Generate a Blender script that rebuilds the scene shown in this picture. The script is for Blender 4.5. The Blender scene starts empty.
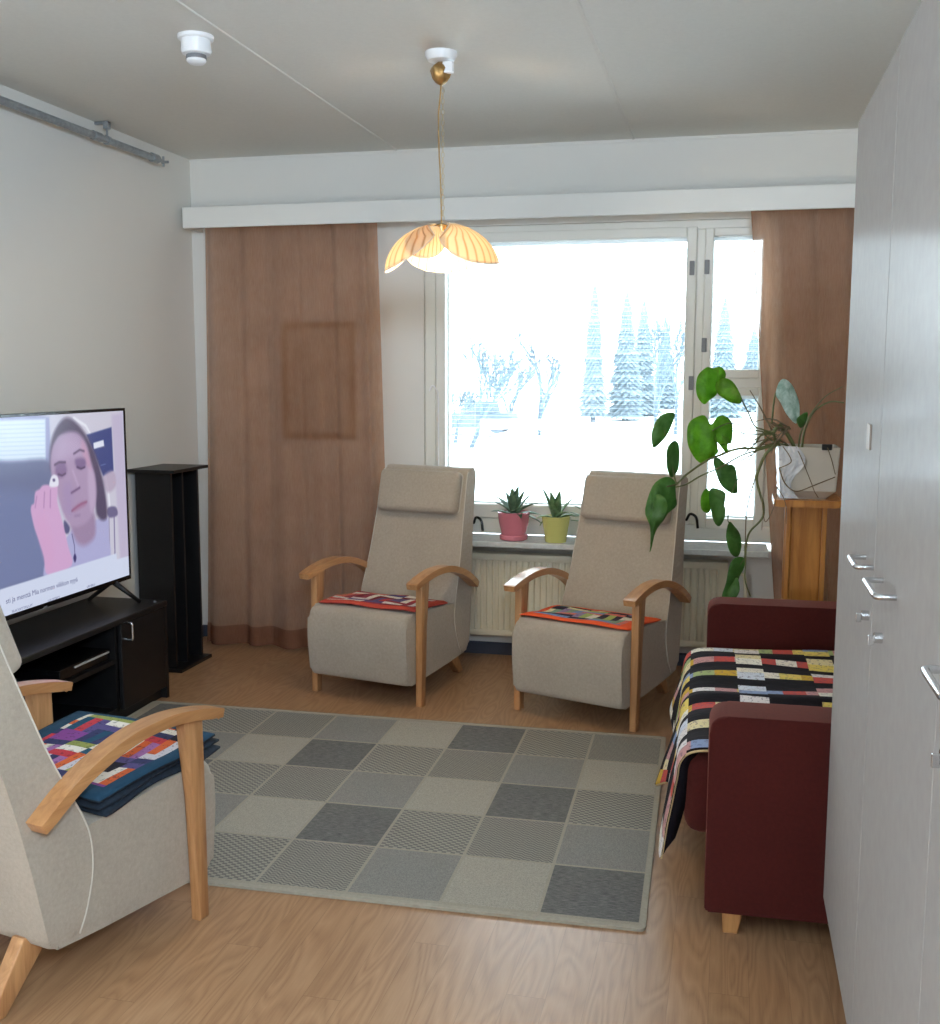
import bpy, bmesh, math, random
import numpy as np
from mathutils import Vector, Matrix
random.seed(7)
C = bpy.context.scene.collection
PI = math.pi
R = math.radians

# ------------------------------------------------------------------ camera (solved from the room's own parallels)
FPX, PX, PY, EYE = 1087.0, 470.0, 512.0, 1.5
RW = ((0.97337264, 0.0309267, -0.22713264),
      (0.22921772, -0.12171639, 0.96573514),
      (0.00222123, -0.99208299, -0.12556435))
def ray(u, v):
    a = (u - PX, v - PY, FPX)
    return [sum(r[i] * a[i] for i in range(3)) for r in RW]
def at_y(u, v, y):
    d = ray(u, v); t = y / d[1]; return Vector((d[0] * t, y, d[2] * t + EYE))
def at_x(u, v, x):
    d = ray(u, v); t = x / d[0]; return Vector((x, d[1] * t, d[2] * t + EYE))
cam = bpy.data.cameras.new('camera'); co = bpy.data.objects.new('camera', cam); C.objects.link(co)
m = Matrix(((RW[0][0], -RW[0][1], -RW[0][2], 0), (RW[1][0], -RW[1][1], -RW[1][2], 0), (RW[2][0], -RW[2][1], -RW[2][2], EYE), (0, 0, 0, 1)))
co.matrix_world = m
cam.sensor_fit = 'HORIZONTAL'; cam.sensor_width = 36; cam.lens = 36 * FPX / 940; cam.clip_start = .02; cam.clip_end = 500
sc = bpy.context.scene
sc.camera = co
sc.view_settings.view_transform = 'Standard'; sc.view_settings.look = 'None'; sc.view_settings.gamma = 1
sc.view_settings.use_curve_mapping = False
sc.view_settings.exposure = 0.95

# ------------------------------------------------------------------ helpers
def obj(name, bm, mat, parent=None, smooth=False, angle=None):
    me = bpy.data.meshes.new(name)
    bmesh.ops.recalc_face_normals(bm, faces=bm.faces[:])
    bm.to_mesh(me); bm.free()
    for mm in (mat if isinstance(mat, (list, tuple)) else [mat]):
        me.materials.append(mm)
    if smooth or angle:
        for p in me.polygons: p.use_smooth = True
    if angle:
        me.set_sharp_from_angle(angle=R(angle))
    o = bpy.data.objects.new(name, me); C.objects.link(o)
    if parent: o.parent = parent
    return o
def tag(o, label=None, cat=None, group=None, kind=None):
    if label: o['label'] = label
    if cat: o['category'] = cat
    if group: o['group'] = group
    if kind: o['kind'] = kind
    return o
def thing(name, label, cat, loc=(0, 0, 0), rotz=0, group=None):
    o = bpy.data.objects.new(name, None); C.objects.link(o); o.empty_display_size = .05
    o.location = loc; o.rotation_euler = (0, 0, rotz)
    return tag(o, label, cat, group)
def struct(name, bm, mat, parent=None, label=None, **k):
    o = obj(name, bm, mat, parent, **k)
    if parent is None: o['kind'] = 'structure'
    if label: o['label'] = label
    return o
def copy_tree(o, parent=None):
    c = o.copy(); C.objects.link(c)
    if parent: c.parent = parent
    for ch in list(o.children): copy_tree(ch, c)
    return c
def add_box(bm, x0, x1, y0, y1, z0, z1, bev=0, seg=3, mi=0):
    vs = [bm.verts.new((x, y, z)) for x in (x0, x1) for y in (y0, y1) for z in (z0, z1)]
    fs = [bm.faces.new([vs[i] for i in q]) for q in ((0, 1, 3, 2), (4, 6, 7, 5), (0, 4, 5, 1), (2, 3, 7, 6), (0, 2, 6, 4), (1, 5, 7, 3))]
    for f in fs: f.material_index = mi
    if bev > 0:
        es = list({e for f in fs for e in f.edges})
        r = bmesh.ops.bevel(bm, geom=es, offset=bev, segments=seg, profile=.5, affect='EDGES', clamp_overlap=True)
        for f in r['faces']: f.material_index = mi
    return bm
def box(x0, x1, y0, y1, z0, z1, bev=0, seg=3):
    return add_box(bmesh.new(), x0, x1, y0, y1, z0, z1, bev, seg)
def add_prism(bm, prof, axis, a0, a1, bev=0, seg=3, taper=None):
    """prof: closed list of 2D points; axis 'x' => points are (y,z), 'y' => (x,z), 'z' => (x,y)"""
    def P(p, a):
        if axis == 'x': return (a, p[0], p[1])
        if axis == 'y': return (p[0], a, p[1])
        return (p[0], p[1], a)
    A = [bm.verts.new(P(p, a0)) for p in prof]; B = [bm.verts.new(P(p, a1)) for p in prof]
    n = len(prof)
    fa = bm.faces.new(A); fb = bm.faces.new(B[::-1])
    for i in range(n): bm.faces.new((A[i], B[i], B[(i + 1) % n], A[(i + 1) % n]))
    if bev > 0:
        bmesh.ops.bevel(bm, geom=list(fa.edges) + list(fb.edges), offset=bev, segments=seg, profile=.5, affect='EDGES', clamp_overlap=True)
    return bm
def prism(prof, axis, a0, a1, bev=0, seg=3): return add_prism(bmesh.new(), prof, axis, a0, a1, bev, seg)
def round_poly(pts, rad, n=5):
    """round the corners of a closed 2D polygon; rad is one value or one per corner"""
    out = []; N = len(pts)
    for i in range(N):
        r = rad[i] if isinstance(rad, (list, tuple)) else rad
        p = Vector(pts[i]); a = Vector(pts[i - 1]); b = Vector(pts[(i + 1) % N])
        if r <= 0: out.append(tuple(p)); continue
        da = (a - p); db = (b - p); r1 = min(r, da.length * .49, db.length * .49)
        s = p + da.normalized() * r1; e = p + db.normalized() * r1
        for k in range(n + 1):
            t = k / n; q = s * (1 - t) ** 2 + p * 2 * t * (1 - t) + e * t * t
            out.append(tuple(q))
    return out
def smooth_path(pts, n=6):
    """Catmull-Rom through points"""
    P = [Vector(p) for p in pts]; out = []
    for i in range(len(P) - 1):
        p0 = P[i - 1] if i else P[0] * 2 - P[1]; p1 = P[i]; p2 = P[i + 1]; p3 = P[i + 2] if i + 2 < len(P) else P[-1] * 2 - P[-2]
        for k in range(n):
            t = k / n
            out.append(.5 * ((2 * p1) + (p2 - p0) * t + (2 * p0 - 5 * p1 + 4 * p2 - p3) * t * t + (3 * p1 - p0 - 3 * p2 + p3) * t ** 3))
    out.append(P[-1]); return out
def add_tube(bm, pts, r, n=8, closed=False):
    P = [Vector(p) for p in pts]; N = len(P); rings = []
    up = Vector((0, 0, 1)); prev = None
    for i, p in enumerate(P):
        t = (P[(i + 1) % N] - P[i - 1]) if closed else (P[min(i + 1, N - 1)] - P[max(i - 1, 0)])
        if t.length < 1e-9: t = Vector((0, 0, 1))
        t.normalize()
        if prev is None:
            a = t.cross(up)
            if a.length < 1e-3: a = t.cross(Vector((1, 0, 0)))
        else:
            a = prev - t * prev.dot(t)
            if a.length < 1e-6: a = t.cross(up)
        a.normalize(); prev = a; b = t.cross(a)
        rr = r[i] if isinstance(r, (list, tuple)) else r
        rings.append([bm.verts.new(p + (a * math.cos(2 * PI * k / n) + b * math.sin(2 * PI * k / n)) * rr) for k in range(n)])
    for i in range(N if closed else N - 1):
        A = rings[i]; B = rings[(i + 1) % N]
        for k in range(n): bm.faces.new((A[k], A[(k + 1) % n], B[(k + 1) % n], B[k]))
    if not closed:
        bm.faces.new(rings[0][::-1]); bm.faces.new(rings[-1])
    return bm
def tube(pts, r, n=8, closed=False): return add_tube(bmesh.new(), pts, r, n, closed)
def add_lathe(bm, prof, c=(0, 0, 0), n=32, cap=True):
    rings = []
    for (r, z) in prof:
        rings.append([bm.verts.new((c[0] + r * math.cos(2 * PI * k / n), c[1] + r * math.sin(2 * PI * k / n), c[2] + z)) for k in range(n)])
    for A, B in zip(rings, rings[1:]):
        for k in range(n): bm.faces.new((A[k], A[(k + 1) % n], B[(k + 1) % n], B[k]))
    if cap:
        bm.faces.new(rings[0][::-1]); bm.faces.new(rings[-1])
    return bm
def lathe(prof, c=(0, 0, 0), n=32, cap=True): return add_lathe(bmesh.new(), prof, c, n, cap)

# ------------------------------------------------------------------ materials
def nm(name):
    m = bpy.data.materials.new(name); m.use_nodes = True
    nt = m.node_tree; b = nt.nodes['Principled BSDF']
    return m, nt, b
def N(nt, t, **k):
    n = nt.nodes.new(t)
    for a, v in k.items():
        if a.startswith('i_'):
            n.inputs[a[2:].replace('_', ' ')].default_value = v
        else: setattr(n, a, v)
    return n
def rgb(r, g, b):   # sRGB 0..255 -> linear
    f = lambda c: (c / 255 / 12.92) if c / 255 <= .04045 else ((c / 255 + .055) / 1.055) ** 2.4
    return (f(r), f(g), f(b), 1)
def mix(nt, fac, a, b, mode='MIX'):
    n = N(nt, 'ShaderNodeMix', data_type='RGBA', blend_type=mode)
    for s, v in ((0, fac), (6, a), (7, b)):
        if isinstance(v, (int, float, tuple)): n.inputs[s].default_value = v
        else: nt.links.new(v, n.inputs[s])
    return n.outputs[2]
def math_(nt, op, a, b=None, c=None):
    n = N(nt, 'ShaderNodeMath', operation=op)
    for i, v in enumerate((a, b, c)):
        if v is None: continue
        if isinstance(v, (int, float)): n.inputs[i].default_value = v
        else: nt.links.new(v, n.inputs[i])
    return n.outputs[0]
def ramp(nt, fac, stops, interp='LINEAR'):
    n = N(nt, 'ShaderNodeValToRGB'); cr = n.color_ramp; cr.interpolation = interp
    while len(cr.elements) < len(stops): cr.elements.new(1)
    for e, (p, c) in zip(cr.elements, stops): e.position = p; e.color = c
    nt.links.new(fac, n.inputs[0]); return n.outputs[0]
def coords(nt, kind='Object', scale=(1, 1, 1), rot=(0, 0, 0)):
    tc = N(nt, 'ShaderNodeTexCoord'); mp = N(nt, 'ShaderNodeMapping')
    mp.inputs['Scale'].default_value = scale; mp.inputs['Rotation'].default_value = rot
    nt.links.new(tc.outputs[kind], mp.inputs[0]); return mp.outputs[0]
def noise(nt, vec, scale, detail=4, rough=.55, dist=0):
    n = N(nt, 'ShaderNodeTexNoise'); n.inputs['Scale'].default_value = scale; n.inputs['Detail'].default_value = detail
    n.inputs['Roughness'].default_value = rough; n.inputs['Distortion'].default_value = dist
    if vec is not None: nt.links.new(vec, n.inputs[0])
    return n.outputs[0]
def bump(nt, b, h, strength=.2, dist=.01):
    n = N(nt, 'ShaderNodeBump'); n.inputs['Strength'].default_value = strength; n.inputs['Distance'].default_value = dist
    nt.links.new(h, n.inputs['Height']); nt.links.new(n.outputs[0], b.inputs['Normal'])
def plain(name, col, rough=.5, metal=0, var=.06, vscale=8, bmp=0, bscale=200, spec=.5, coat=0, sheen=0):
    m, nt, b = nm(name)
    v = coords(nt)
    f = noise(nt, v, vscale)
    c2 = tuple(max(0, min(1, x * (1 - var))) for x in col[:3]) + (1,); c1 = tuple(min(1, x * (1 + var)) for x in col[:3]) + (1,)
    nt.links.new(ramp(nt, f, [(.3, c2), (.7, c1)]), b.inputs['Base Color'])
    b.inputs['Roughness'].default_value = rough; b.inputs['Metallic'].default_value = metal
    b.inputs['Specular IOR Level'].default_value = spec; b.inputs['Coat Weight'].default_value = coat
    b.inputs['Sheen Weight'].default_value = sheen
    if bmp: bump(nt, b, noise(nt, v, bscale, 3), bmp, .004)
    return m
def fabric(name, col, col2, scale=260, rough=.95, bmp=.35, sheen=.2):
    m, nt, b = nm(name)
    v = coords(nt)
    w1 = N(nt, 'ShaderNodeTexWave', wave_type='BANDS', bands_direction='X'); w2 = N(nt, 'ShaderNodeTexWave', wave_type='BANDS', bands_direction='Z')
    for w in (w1, w2):
        w.inputs['Scale'].default_value = scale; w.inputs['Distortion'].default_value = 1.5; nt.links.new(v, w.inputs[0])
    h = math_(nt, 'MULTIPLY', w1.outputs[1], w2.outputs[1])
    f = math_(nt, 'ADD', math_(nt, 'MULTIPLY', noise(nt, v, 90, 5, .7), .7), math_(nt, 'MULTIPLY', noise(nt, v, 6), .3))
    nt.links.new(ramp(nt, f, [(.3, col2), (.7, col)]), b.inputs['Base Color'])
    b.inputs['Roughness'].default_value = rough; b.inputs['Specular IOR Level'].default_value = .2; b.inputs['Sheen Weight'].default_value = sheen
    bump(nt, b, h, bmp, .002); return m
def wood(name, light, dark, axis='Z', scale=6, rough=.4, coat=.15):
    m, nt, b = nm(name)
    s = {'X': (1, 12, 12), 'Y': (12, 1, 12), 'Z': (12, 12, 1)}[axis]
    v = coords(nt, 'Object', s)
    f = noise(nt, v, scale, 6, .6, .6)
    nt.links.new(ramp(nt, f, [(.3, dark), (.62, light)]), b.inputs['Base Color'])
    b.inputs['Roughness'].default_value = rough; b.inputs['Coat Weight'].default_value = coat
    bump(nt, b, f, .05, .003); return m

M = {}
M['wall'] = plain('wall_paint', rgb(221, 219, 214), .85, var=.012, vscale=2, bmp=.12, bscale=180, spec=.3)
M['ceiling'] = plain('ceiling_paint', rgb(219, 218, 212), .9, var=.02, vscale=60, bmp=.25, bscale=260, spec=.2)
M['trim'] = plain('white_gloss_paint', rgb(226, 226, 222), .4, var=.01)
M['window_paint'] = plain('window_frame_paint', rgb(222, 221, 214), .35, var=.015)
M['baseboard'] = plain('blue_grey_vinyl', rgb(62, 66, 80), .5, var=.05)
M['black'] = plain('black_laminate', rgb(17, 17, 19), .42, var=.15, vscale=20, bmp=.05)
M['black_gloss'] = plain('black_plastic_gloss', rgb(12, 12, 14), .2, var=.05)
M['dark_inside'] = plain('black_interior', rgb(10, 10, 11), .6, var=.1)
M['chrome'] = plain('brushed_steel', rgb(210, 212, 215), .25, 1, var=.04)
M['zinc'] = plain('galvanised_pipe', rgb(150, 156, 160), .35, .4, var=.18, vscale=40)
M['brass'] = plain('antique_brass', rgb(176, 140, 88), .35, .8, var=.25, vscale=60)
M['white_plastic'] = plain('white_plastic', rgb(235, 236, 238), .35, var=.01)
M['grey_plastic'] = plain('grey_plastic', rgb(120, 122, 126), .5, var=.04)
M['radiator'] = plain('cream_enamel', rgb(226, 218, 196), .35, var=.015)
M['sill'] = plain('grey_stone_composite', rgb(196, 200, 200), .22, var=.09, vscale=45)
M['upholstery'] = fabric('greige_upholstery', rgb(186, 174, 158), rgb(165, 153, 138))
M['piping'] = plain('pale_piping', rgb(204, 197, 185), .7, var=.03)
M['beech'] = wood('lacquered_beech', rgb(196, 146, 98), rgb(162, 112, 70), 'Z', 4)
M['beech_dark'] = wood('darker_beech', rgb(188, 122, 76), rgb(150, 88, 50), 'Y', 4)
M['pine'] = wood('honey_pine', rgb(196, 136, 66), rgb(158, 98, 42), 'Z', 3)
M['sofa'] = fabric('rust_red_velour', rgb(80, 28, 25), rgb(62, 20, 19), 300, .9, .25, .28)
M['sofa'].node_tree.nodes['Principled BSDF'].inputs['Sheen Tint'].default_value = (.8, .3, .22, 1)
M['sofa_leg'] = wood('sofa_leg_wood', rgb(190, 140, 88), rgb(160, 112, 66), 'Z', 4)
M['soil'] = plain('dark_soil', rgb(60, 44, 34), .95, var=.4, vscale=120, bmp=.8, bscale=120)
M['pink'] = plain('pink_glazed_ceramic', rgb(208, 124, 140), .25, var=.04, coat=.3)
M['lime'] = plain('yellow_green_glaze', rgb(202, 200, 122), .25, var=.04, coat=.3)
M['pot_grey'] = plain('grey_ceramic', rgb(150, 146, 140), .4, var=.05)
M['soft_white_film'] = plain('crumpled_white_wrap', rgb(222, 226, 232), .25, var=.05, vscale=40, bmp=.5, bscale=30)
M['planter'] = plain('glossy_pale_grey_planter', rgb(205, 200, 190), .18, var=.03, vscale=12, coat=.4)
M['root'] = plain('aerial_root', rgb(112, 96, 70), .7, var=.25, vscale=30)
M['stem'] = plain('plant_stem', rgb(100, 106, 62), .55, var=.25, vscale=25)

def leaf_mat(name, base, hi, trans=.4):
    m, nt, b = nm(name)
    v = coords(nt)
    f = noise(nt, v, 22, 4, .6, .5)
    col = ramp(nt, f, [(.35, base), (.7, hi)])
    nt.links.new(col, b.inputs['Base Color']); b.inputs['Roughness'].default_value = .35
    tr = N(nt, 'ShaderNodeBsdfTranslucent'); nt.links.new(col, tr.inputs[0])
    mx = N(nt, 'ShaderNodeMixShader'); mx.inputs[0].default_value = trans
    nt.links.new(b.outputs[0], mx.inputs[1]); nt.links.new(tr.outputs[0], mx.inputs[2])
    nt.links.new(mx.outputs[0], nt.nodes['Material Output'].inputs[0]); return m
M['leaf_bright'] = leaf_mat('bright_leaf', rgb(96, 150, 34), rgb(132, 186, 62), .6)
M['leaf'] = leaf_mat('monstera_leaf', rgb(72, 120, 52), rgb(98, 150, 76), .45)
M['leaf_pale'] = leaf_mat('pale_grey_green_leaf', rgb(150, 182, 170), rgb(240, 250, 246), .45)
M['leaf_sill'] = leaf_mat('sill_plant_leaf', rgb(84, 116, 92), rgb(134, 162, 130), .3)
M['leaf_sill2'] = leaf_mat('striped_sill_plant_leaf', rgb(92, 130, 82), rgb(170, 196, 148), .35)

def curtain_mat(name, c1, c2, alpha, trans=.35):
    m, nt, b = nm(name)
    v = coords(nt)
    w = noise(nt, coords(nt, 'Object', (400, 400, 20)), 1, 2)
    f = math_(nt, 'ADD', math_(nt, 'MULTIPLY', w, .5), math_(nt, 'MULTIPLY', noise(nt, v, 5), .5))
    col = ramp(nt, f, [(.3, c2), (.7, c1)])
    d = N(nt, 'ShaderNodeBsdfDiffuse'); tr = N(nt, 'ShaderNodeBsdfTranslucent'); tp = N(nt, 'ShaderNodeBsdfTransparent')
    nt.links.new(col, d.inputs[0]); nt.links.new(col, tr.inputs[0])
    a = N(nt, 'ShaderNodeMixShader'); a.inputs[0].default_value = trans
    nt.links.new(d.outputs[0], a.inputs[1]); nt.links.new(tr.outputs[0], a.inputs[2])
    c = N(nt, 'ShaderNodeMixShader'); c.inputs[0].default_value = alpha
    nt.links.new(tp.outputs[0], c.inputs[1]); nt.links.new(a.outputs[0], c.inputs[2])
    nt.links.new(c.outputs[0], nt.nodes['Material Output'].inputs[0]); nt.nodes.remove(b); return m
M['sheer'] = curtain_mat('sheer_brown_voile', rgb(200, 154, 122), rgb(170, 124, 94), .68, .6)
M['sheer_hem'] = curtain_mat('brown_voile_hem', rgb(150, 106, 84), rgb(132, 90, 70), .9, .3)

def glass_mat():
    m, nt, b = nm('window_glass')
    tp = N(nt, 'ShaderNodeBsdfTransparent'); tp.inputs[0].default_value = (.97, .985, .98, 1)
    g = N(nt, 'ShaderNodeBsdfGlossy'); g.inputs['Roughness'].default_value = .01
    fr = N(nt, 'ShaderNodeFresnel'); fr.inputs[0].default_value = 1.45
    mx = N(nt, 'ShaderNodeMixShader'); nt.links.new(fr.outputs[0], mx.inputs[0])
    nt.links.new(tp.outputs[0], mx.inputs[1]); nt.links.new(g.outputs[0], mx.inputs[2])
    nt.links.new(mx.outputs[0], nt.nodes['Material Output'].inputs[0]); nt.nodes.remove(b); return m
M['glass'] = glass_mat()

def floor_mat():
    m, nt, b = nm('oak_laminate')
    tc = N(nt, 'ShaderNodeTexCoord'); sp = N(nt, 'ShaderNodeSeparateXYZ'); nt.links.new(tc.outputs['Object'], sp.inputs[0])
    X, Y = sp.outputs[0], sp.outputs[1]
    pw, pl = .096, 1.28
    col = math_(nt, 'FLOOR', math_(nt, 'DIVIDE', X, pw))
    off = math_(nt, 'MULTIPLY', math_(nt, 'FRACT', math_(nt, 'MULTIPLY', col, .381)), pl)
    yy = math_(nt, 'DIVIDE', math_(nt, 'ADD', Y, off), pl); row = math_(nt, 'FLOOR', yy)
    cv = N(nt, 'ShaderNodeCombineXYZ'); nt.links.new(col, cv.inputs[0]); nt.links.new(row, cv.inputs[1])
    wn = N(nt, 'ShaderNodeTexWhiteNoise', noise_dimensions='2D'); nt.links.new(cv.outputs[0], wn.inputs[0])
    # grain: long stretched cathedral lines, shifted per board
    gx = math_(nt, 'ADD', X, math_(nt, 'MULTIPLY', wn.outputs[0], 9.0))
    gy = math_(nt, 'ADD', Y, math_(nt, 'MULTIPLY', wn.outputs[0], 31.0))
    g = N(nt, 'ShaderNodeCombineXYZ'); nt.links.new(math_(nt, 'MULTIPLY', gx, 9), g.inputs[0]); nt.links.new(math_(nt, 'MULTIPLY', gy, 1.6), g.inputs[1])
    n1 = noise(nt, g.outputs[0], 1.0, 1.5, .4, .4)
    rings = math_(nt, 'FRACT', math_(nt, 'MULTIPLY', n1, 12))
    rings = math_(nt, 'MULTIPLY', math_(nt, 'ABSOLUTE', math_(nt, 'SUBTRACT', rings, .5)), 2)
    g2 = N(nt, 'ShaderNodeCombineXYZ'); nt.links.new(math_(nt, 'MULTIPLY', gx, 160), g2.inputs[0]); nt.links.new(math_(nt, 'MULTIPLY', gy, 7), g2.inputs[1])
    n2 = noise(nt, g2.outputs[0], 1, 3, .6)
    f = math_(nt, 'ADD', math_(nt, 'MULTIPLY', rings, .32), math_(nt, 'MULTIPLY', n2, .68))
    base = ramp(nt, f, [(.18, rgb(146, 108, 78)), (.5, rgb(168, 130, 96)), (.8, rgb(180, 144, 110))])
    tone = ramp(nt, wn.outputs[0], [(0, (.93, .92, .90, 1)), (1, (1.0, 1.0, 1.0, 1))])
    c = mix(nt, 1.0, base, tone, 'MULTIPLY')
    fx = math_(nt, 'FRACT', math_(nt, 'DIVIDE', X, pw)); fy = math_(nt, 'FRACT', yy)
    s = math_(nt, 'MAXIMUM', math_(nt, 'LESS_THAN', fx, .012), math_(nt, 'LESS_THAN', fy, .0014))
    c = mix(nt, math_(nt, 'MULTIPLY', s, .45), c, rgb(96, 64, 42))
    nt.links.new(c, b.inputs['Base Color'])
    nt.links.new(ramp(nt, n2, [(.2, (.3, .3, .3, 1)), (.8, (.42, .42, .42, 1))]), b.inputs['Roughness'])
    bump(nt, b, f, .04, .002); return m
M['floor'] = floor_mat()

def rug_mat():
    m, nt, b = nm('checked_flatweave_rug')
    tc = N(nt, 'ShaderNodeTexCoord'); sp = N(nt, 'ShaderNodeSeparateXYZ'); nt.links.new(tc.outputs['Object'], sp.inputs[0])
    tw, th = .2825, .312
    U = math_(nt, 'DIVIDE', math_(nt, 'MULTIPLY', math_(nt, 'ADD', sp.outputs[0], -.03), -1), tw)   # local x runs 0 .. -2.3
    U = math_(nt, 'ADD', U, 0); V = math_(nt, 'DIVIDE', math_(nt, 'ADD', sp.outputs[1], -.03), th)
    U = math_(nt, 'DIVIDE', math_(nt, 'SUBTRACT', math_(nt, 'MULTIPLY', sp.outputs[0], -1), .014), tw)
    cu = math_(nt, 'FLOOR', U); cvv = math_(nt, 'FLOOR', V)
    idx = math_(nt, 'MODULO', math_(nt, 'ADD', cu, math_(nt, 'MULTIPLY', cvv, 2)), 5)
    idx = math_(nt, 'FLOOR', math_(nt, 'ADD', idx, .5))
    nz = noise(nt, tc.outputs['Object'], 260, 3, .7)
    streak = noise(nt, coords(nt, 'Object', (6, 60, 1)), 6, 4, .7)
    x = math_(nt, 'MULTIPLY', sp.outputs[0], 1 / .0145); y = math_(nt, 'MULTIPLY', sp.outputs[1], 1 / .0145)
    chk = N(nt, 'ShaderNodeTexChecker'); chk.inputs['Scale'].default_value = 1; cx = N(nt, 'ShaderNodeCombineXYZ')
    nt.links.new(x, cx.inputs[0]); nt.links.new(math_(nt, 'MULTIPLY', y, 1.3), cx.inputs[1]); nt.links.new(cx.outputs[0], chk.inputs[0])
    # zigzag
    zz = math_(nt, 'FRACT', math_(nt, 'ADD', y, math_(nt, 'PINGPONG', x, 1.0)))
    zz = math_(nt, 'GREATER_THAN', zz, .5)
    dark = ramp(nt, streak, [(.35, rgb(84, 84, 86)), (.65, rgb(134, 133, 130))])
    light = ramp(nt, nz, [(.35, rgb(160, 155, 145)), (.65, rgb(174, 169, 158))])
    mid = ramp(nt, nz, [(.35, rgb(132, 131, 128)), (.65, rgb(148, 146, 142))])
    pk = mix(nt, chk.outputs[1], rgb(118, 117, 113), rgb(160, 156, 147))
    qk = mix(nt, zz, rgb(116, 115, 111), rgb(156, 152, 144))
    def eq(v): return math_(nt, 'COMPARE', idx, v, .3)
    c = dark
    c = mix(nt, eq(1), c, light); c = mix(nt, eq(2), c, mid); c = mix(nt, eq(3), c, qk); c = mix(nt, eq(4), c, pk)
    fu = math_(nt, 'FRACT', U); fv = math_(nt, 'FRACT', V)
    e = math_(nt, 'MAXIMUM', math_(nt, 'GREATER_THAN', math_(nt, 'ABSOLUTE', math_(nt, 'SUBTRACT', fu, .5)), .482),
              math_(nt, 'GREATER_THAN', math_(nt, 'ABSOLUTE', math_(nt, 'SUBTRACT', fv, .5)), .484))
    out = math_(nt, 'MAXIMUM', math_(nt, 'MAXIMUM', math_(nt, 'LESS_THAN', U, .0), math_(nt, 'GREATER_THAN', U, 8.0)),
                math_(nt, 'MAXIMUM', math_(nt, 'LESS_THAN', V, .0), math_(nt, 'GREATER_THAN', V, 5.0)))
    c = mix(nt, math_(nt, 'MAXIMUM', e, out), c, rgb(164, 158, 145))
    c = mix(nt, .25, c, ramp(nt, nz, [(.3, rgb(90, 90, 88)), (.7, rgb(205, 202, 195))]), 'OVERLAY')
    nt.links.new(c, b.inputs['Base Color']); b.inputs['Roughness'].default_value = .95; b.inputs['Specular IOR Level'].default_value = .15
    bump(nt, b, nz, .5, .003); return m
M['rug'] = rug_mat()
M['rug_edge'] = plain('rug_binding', rgb(160, 154, 140), .9, var=.08, vscale=80)

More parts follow.
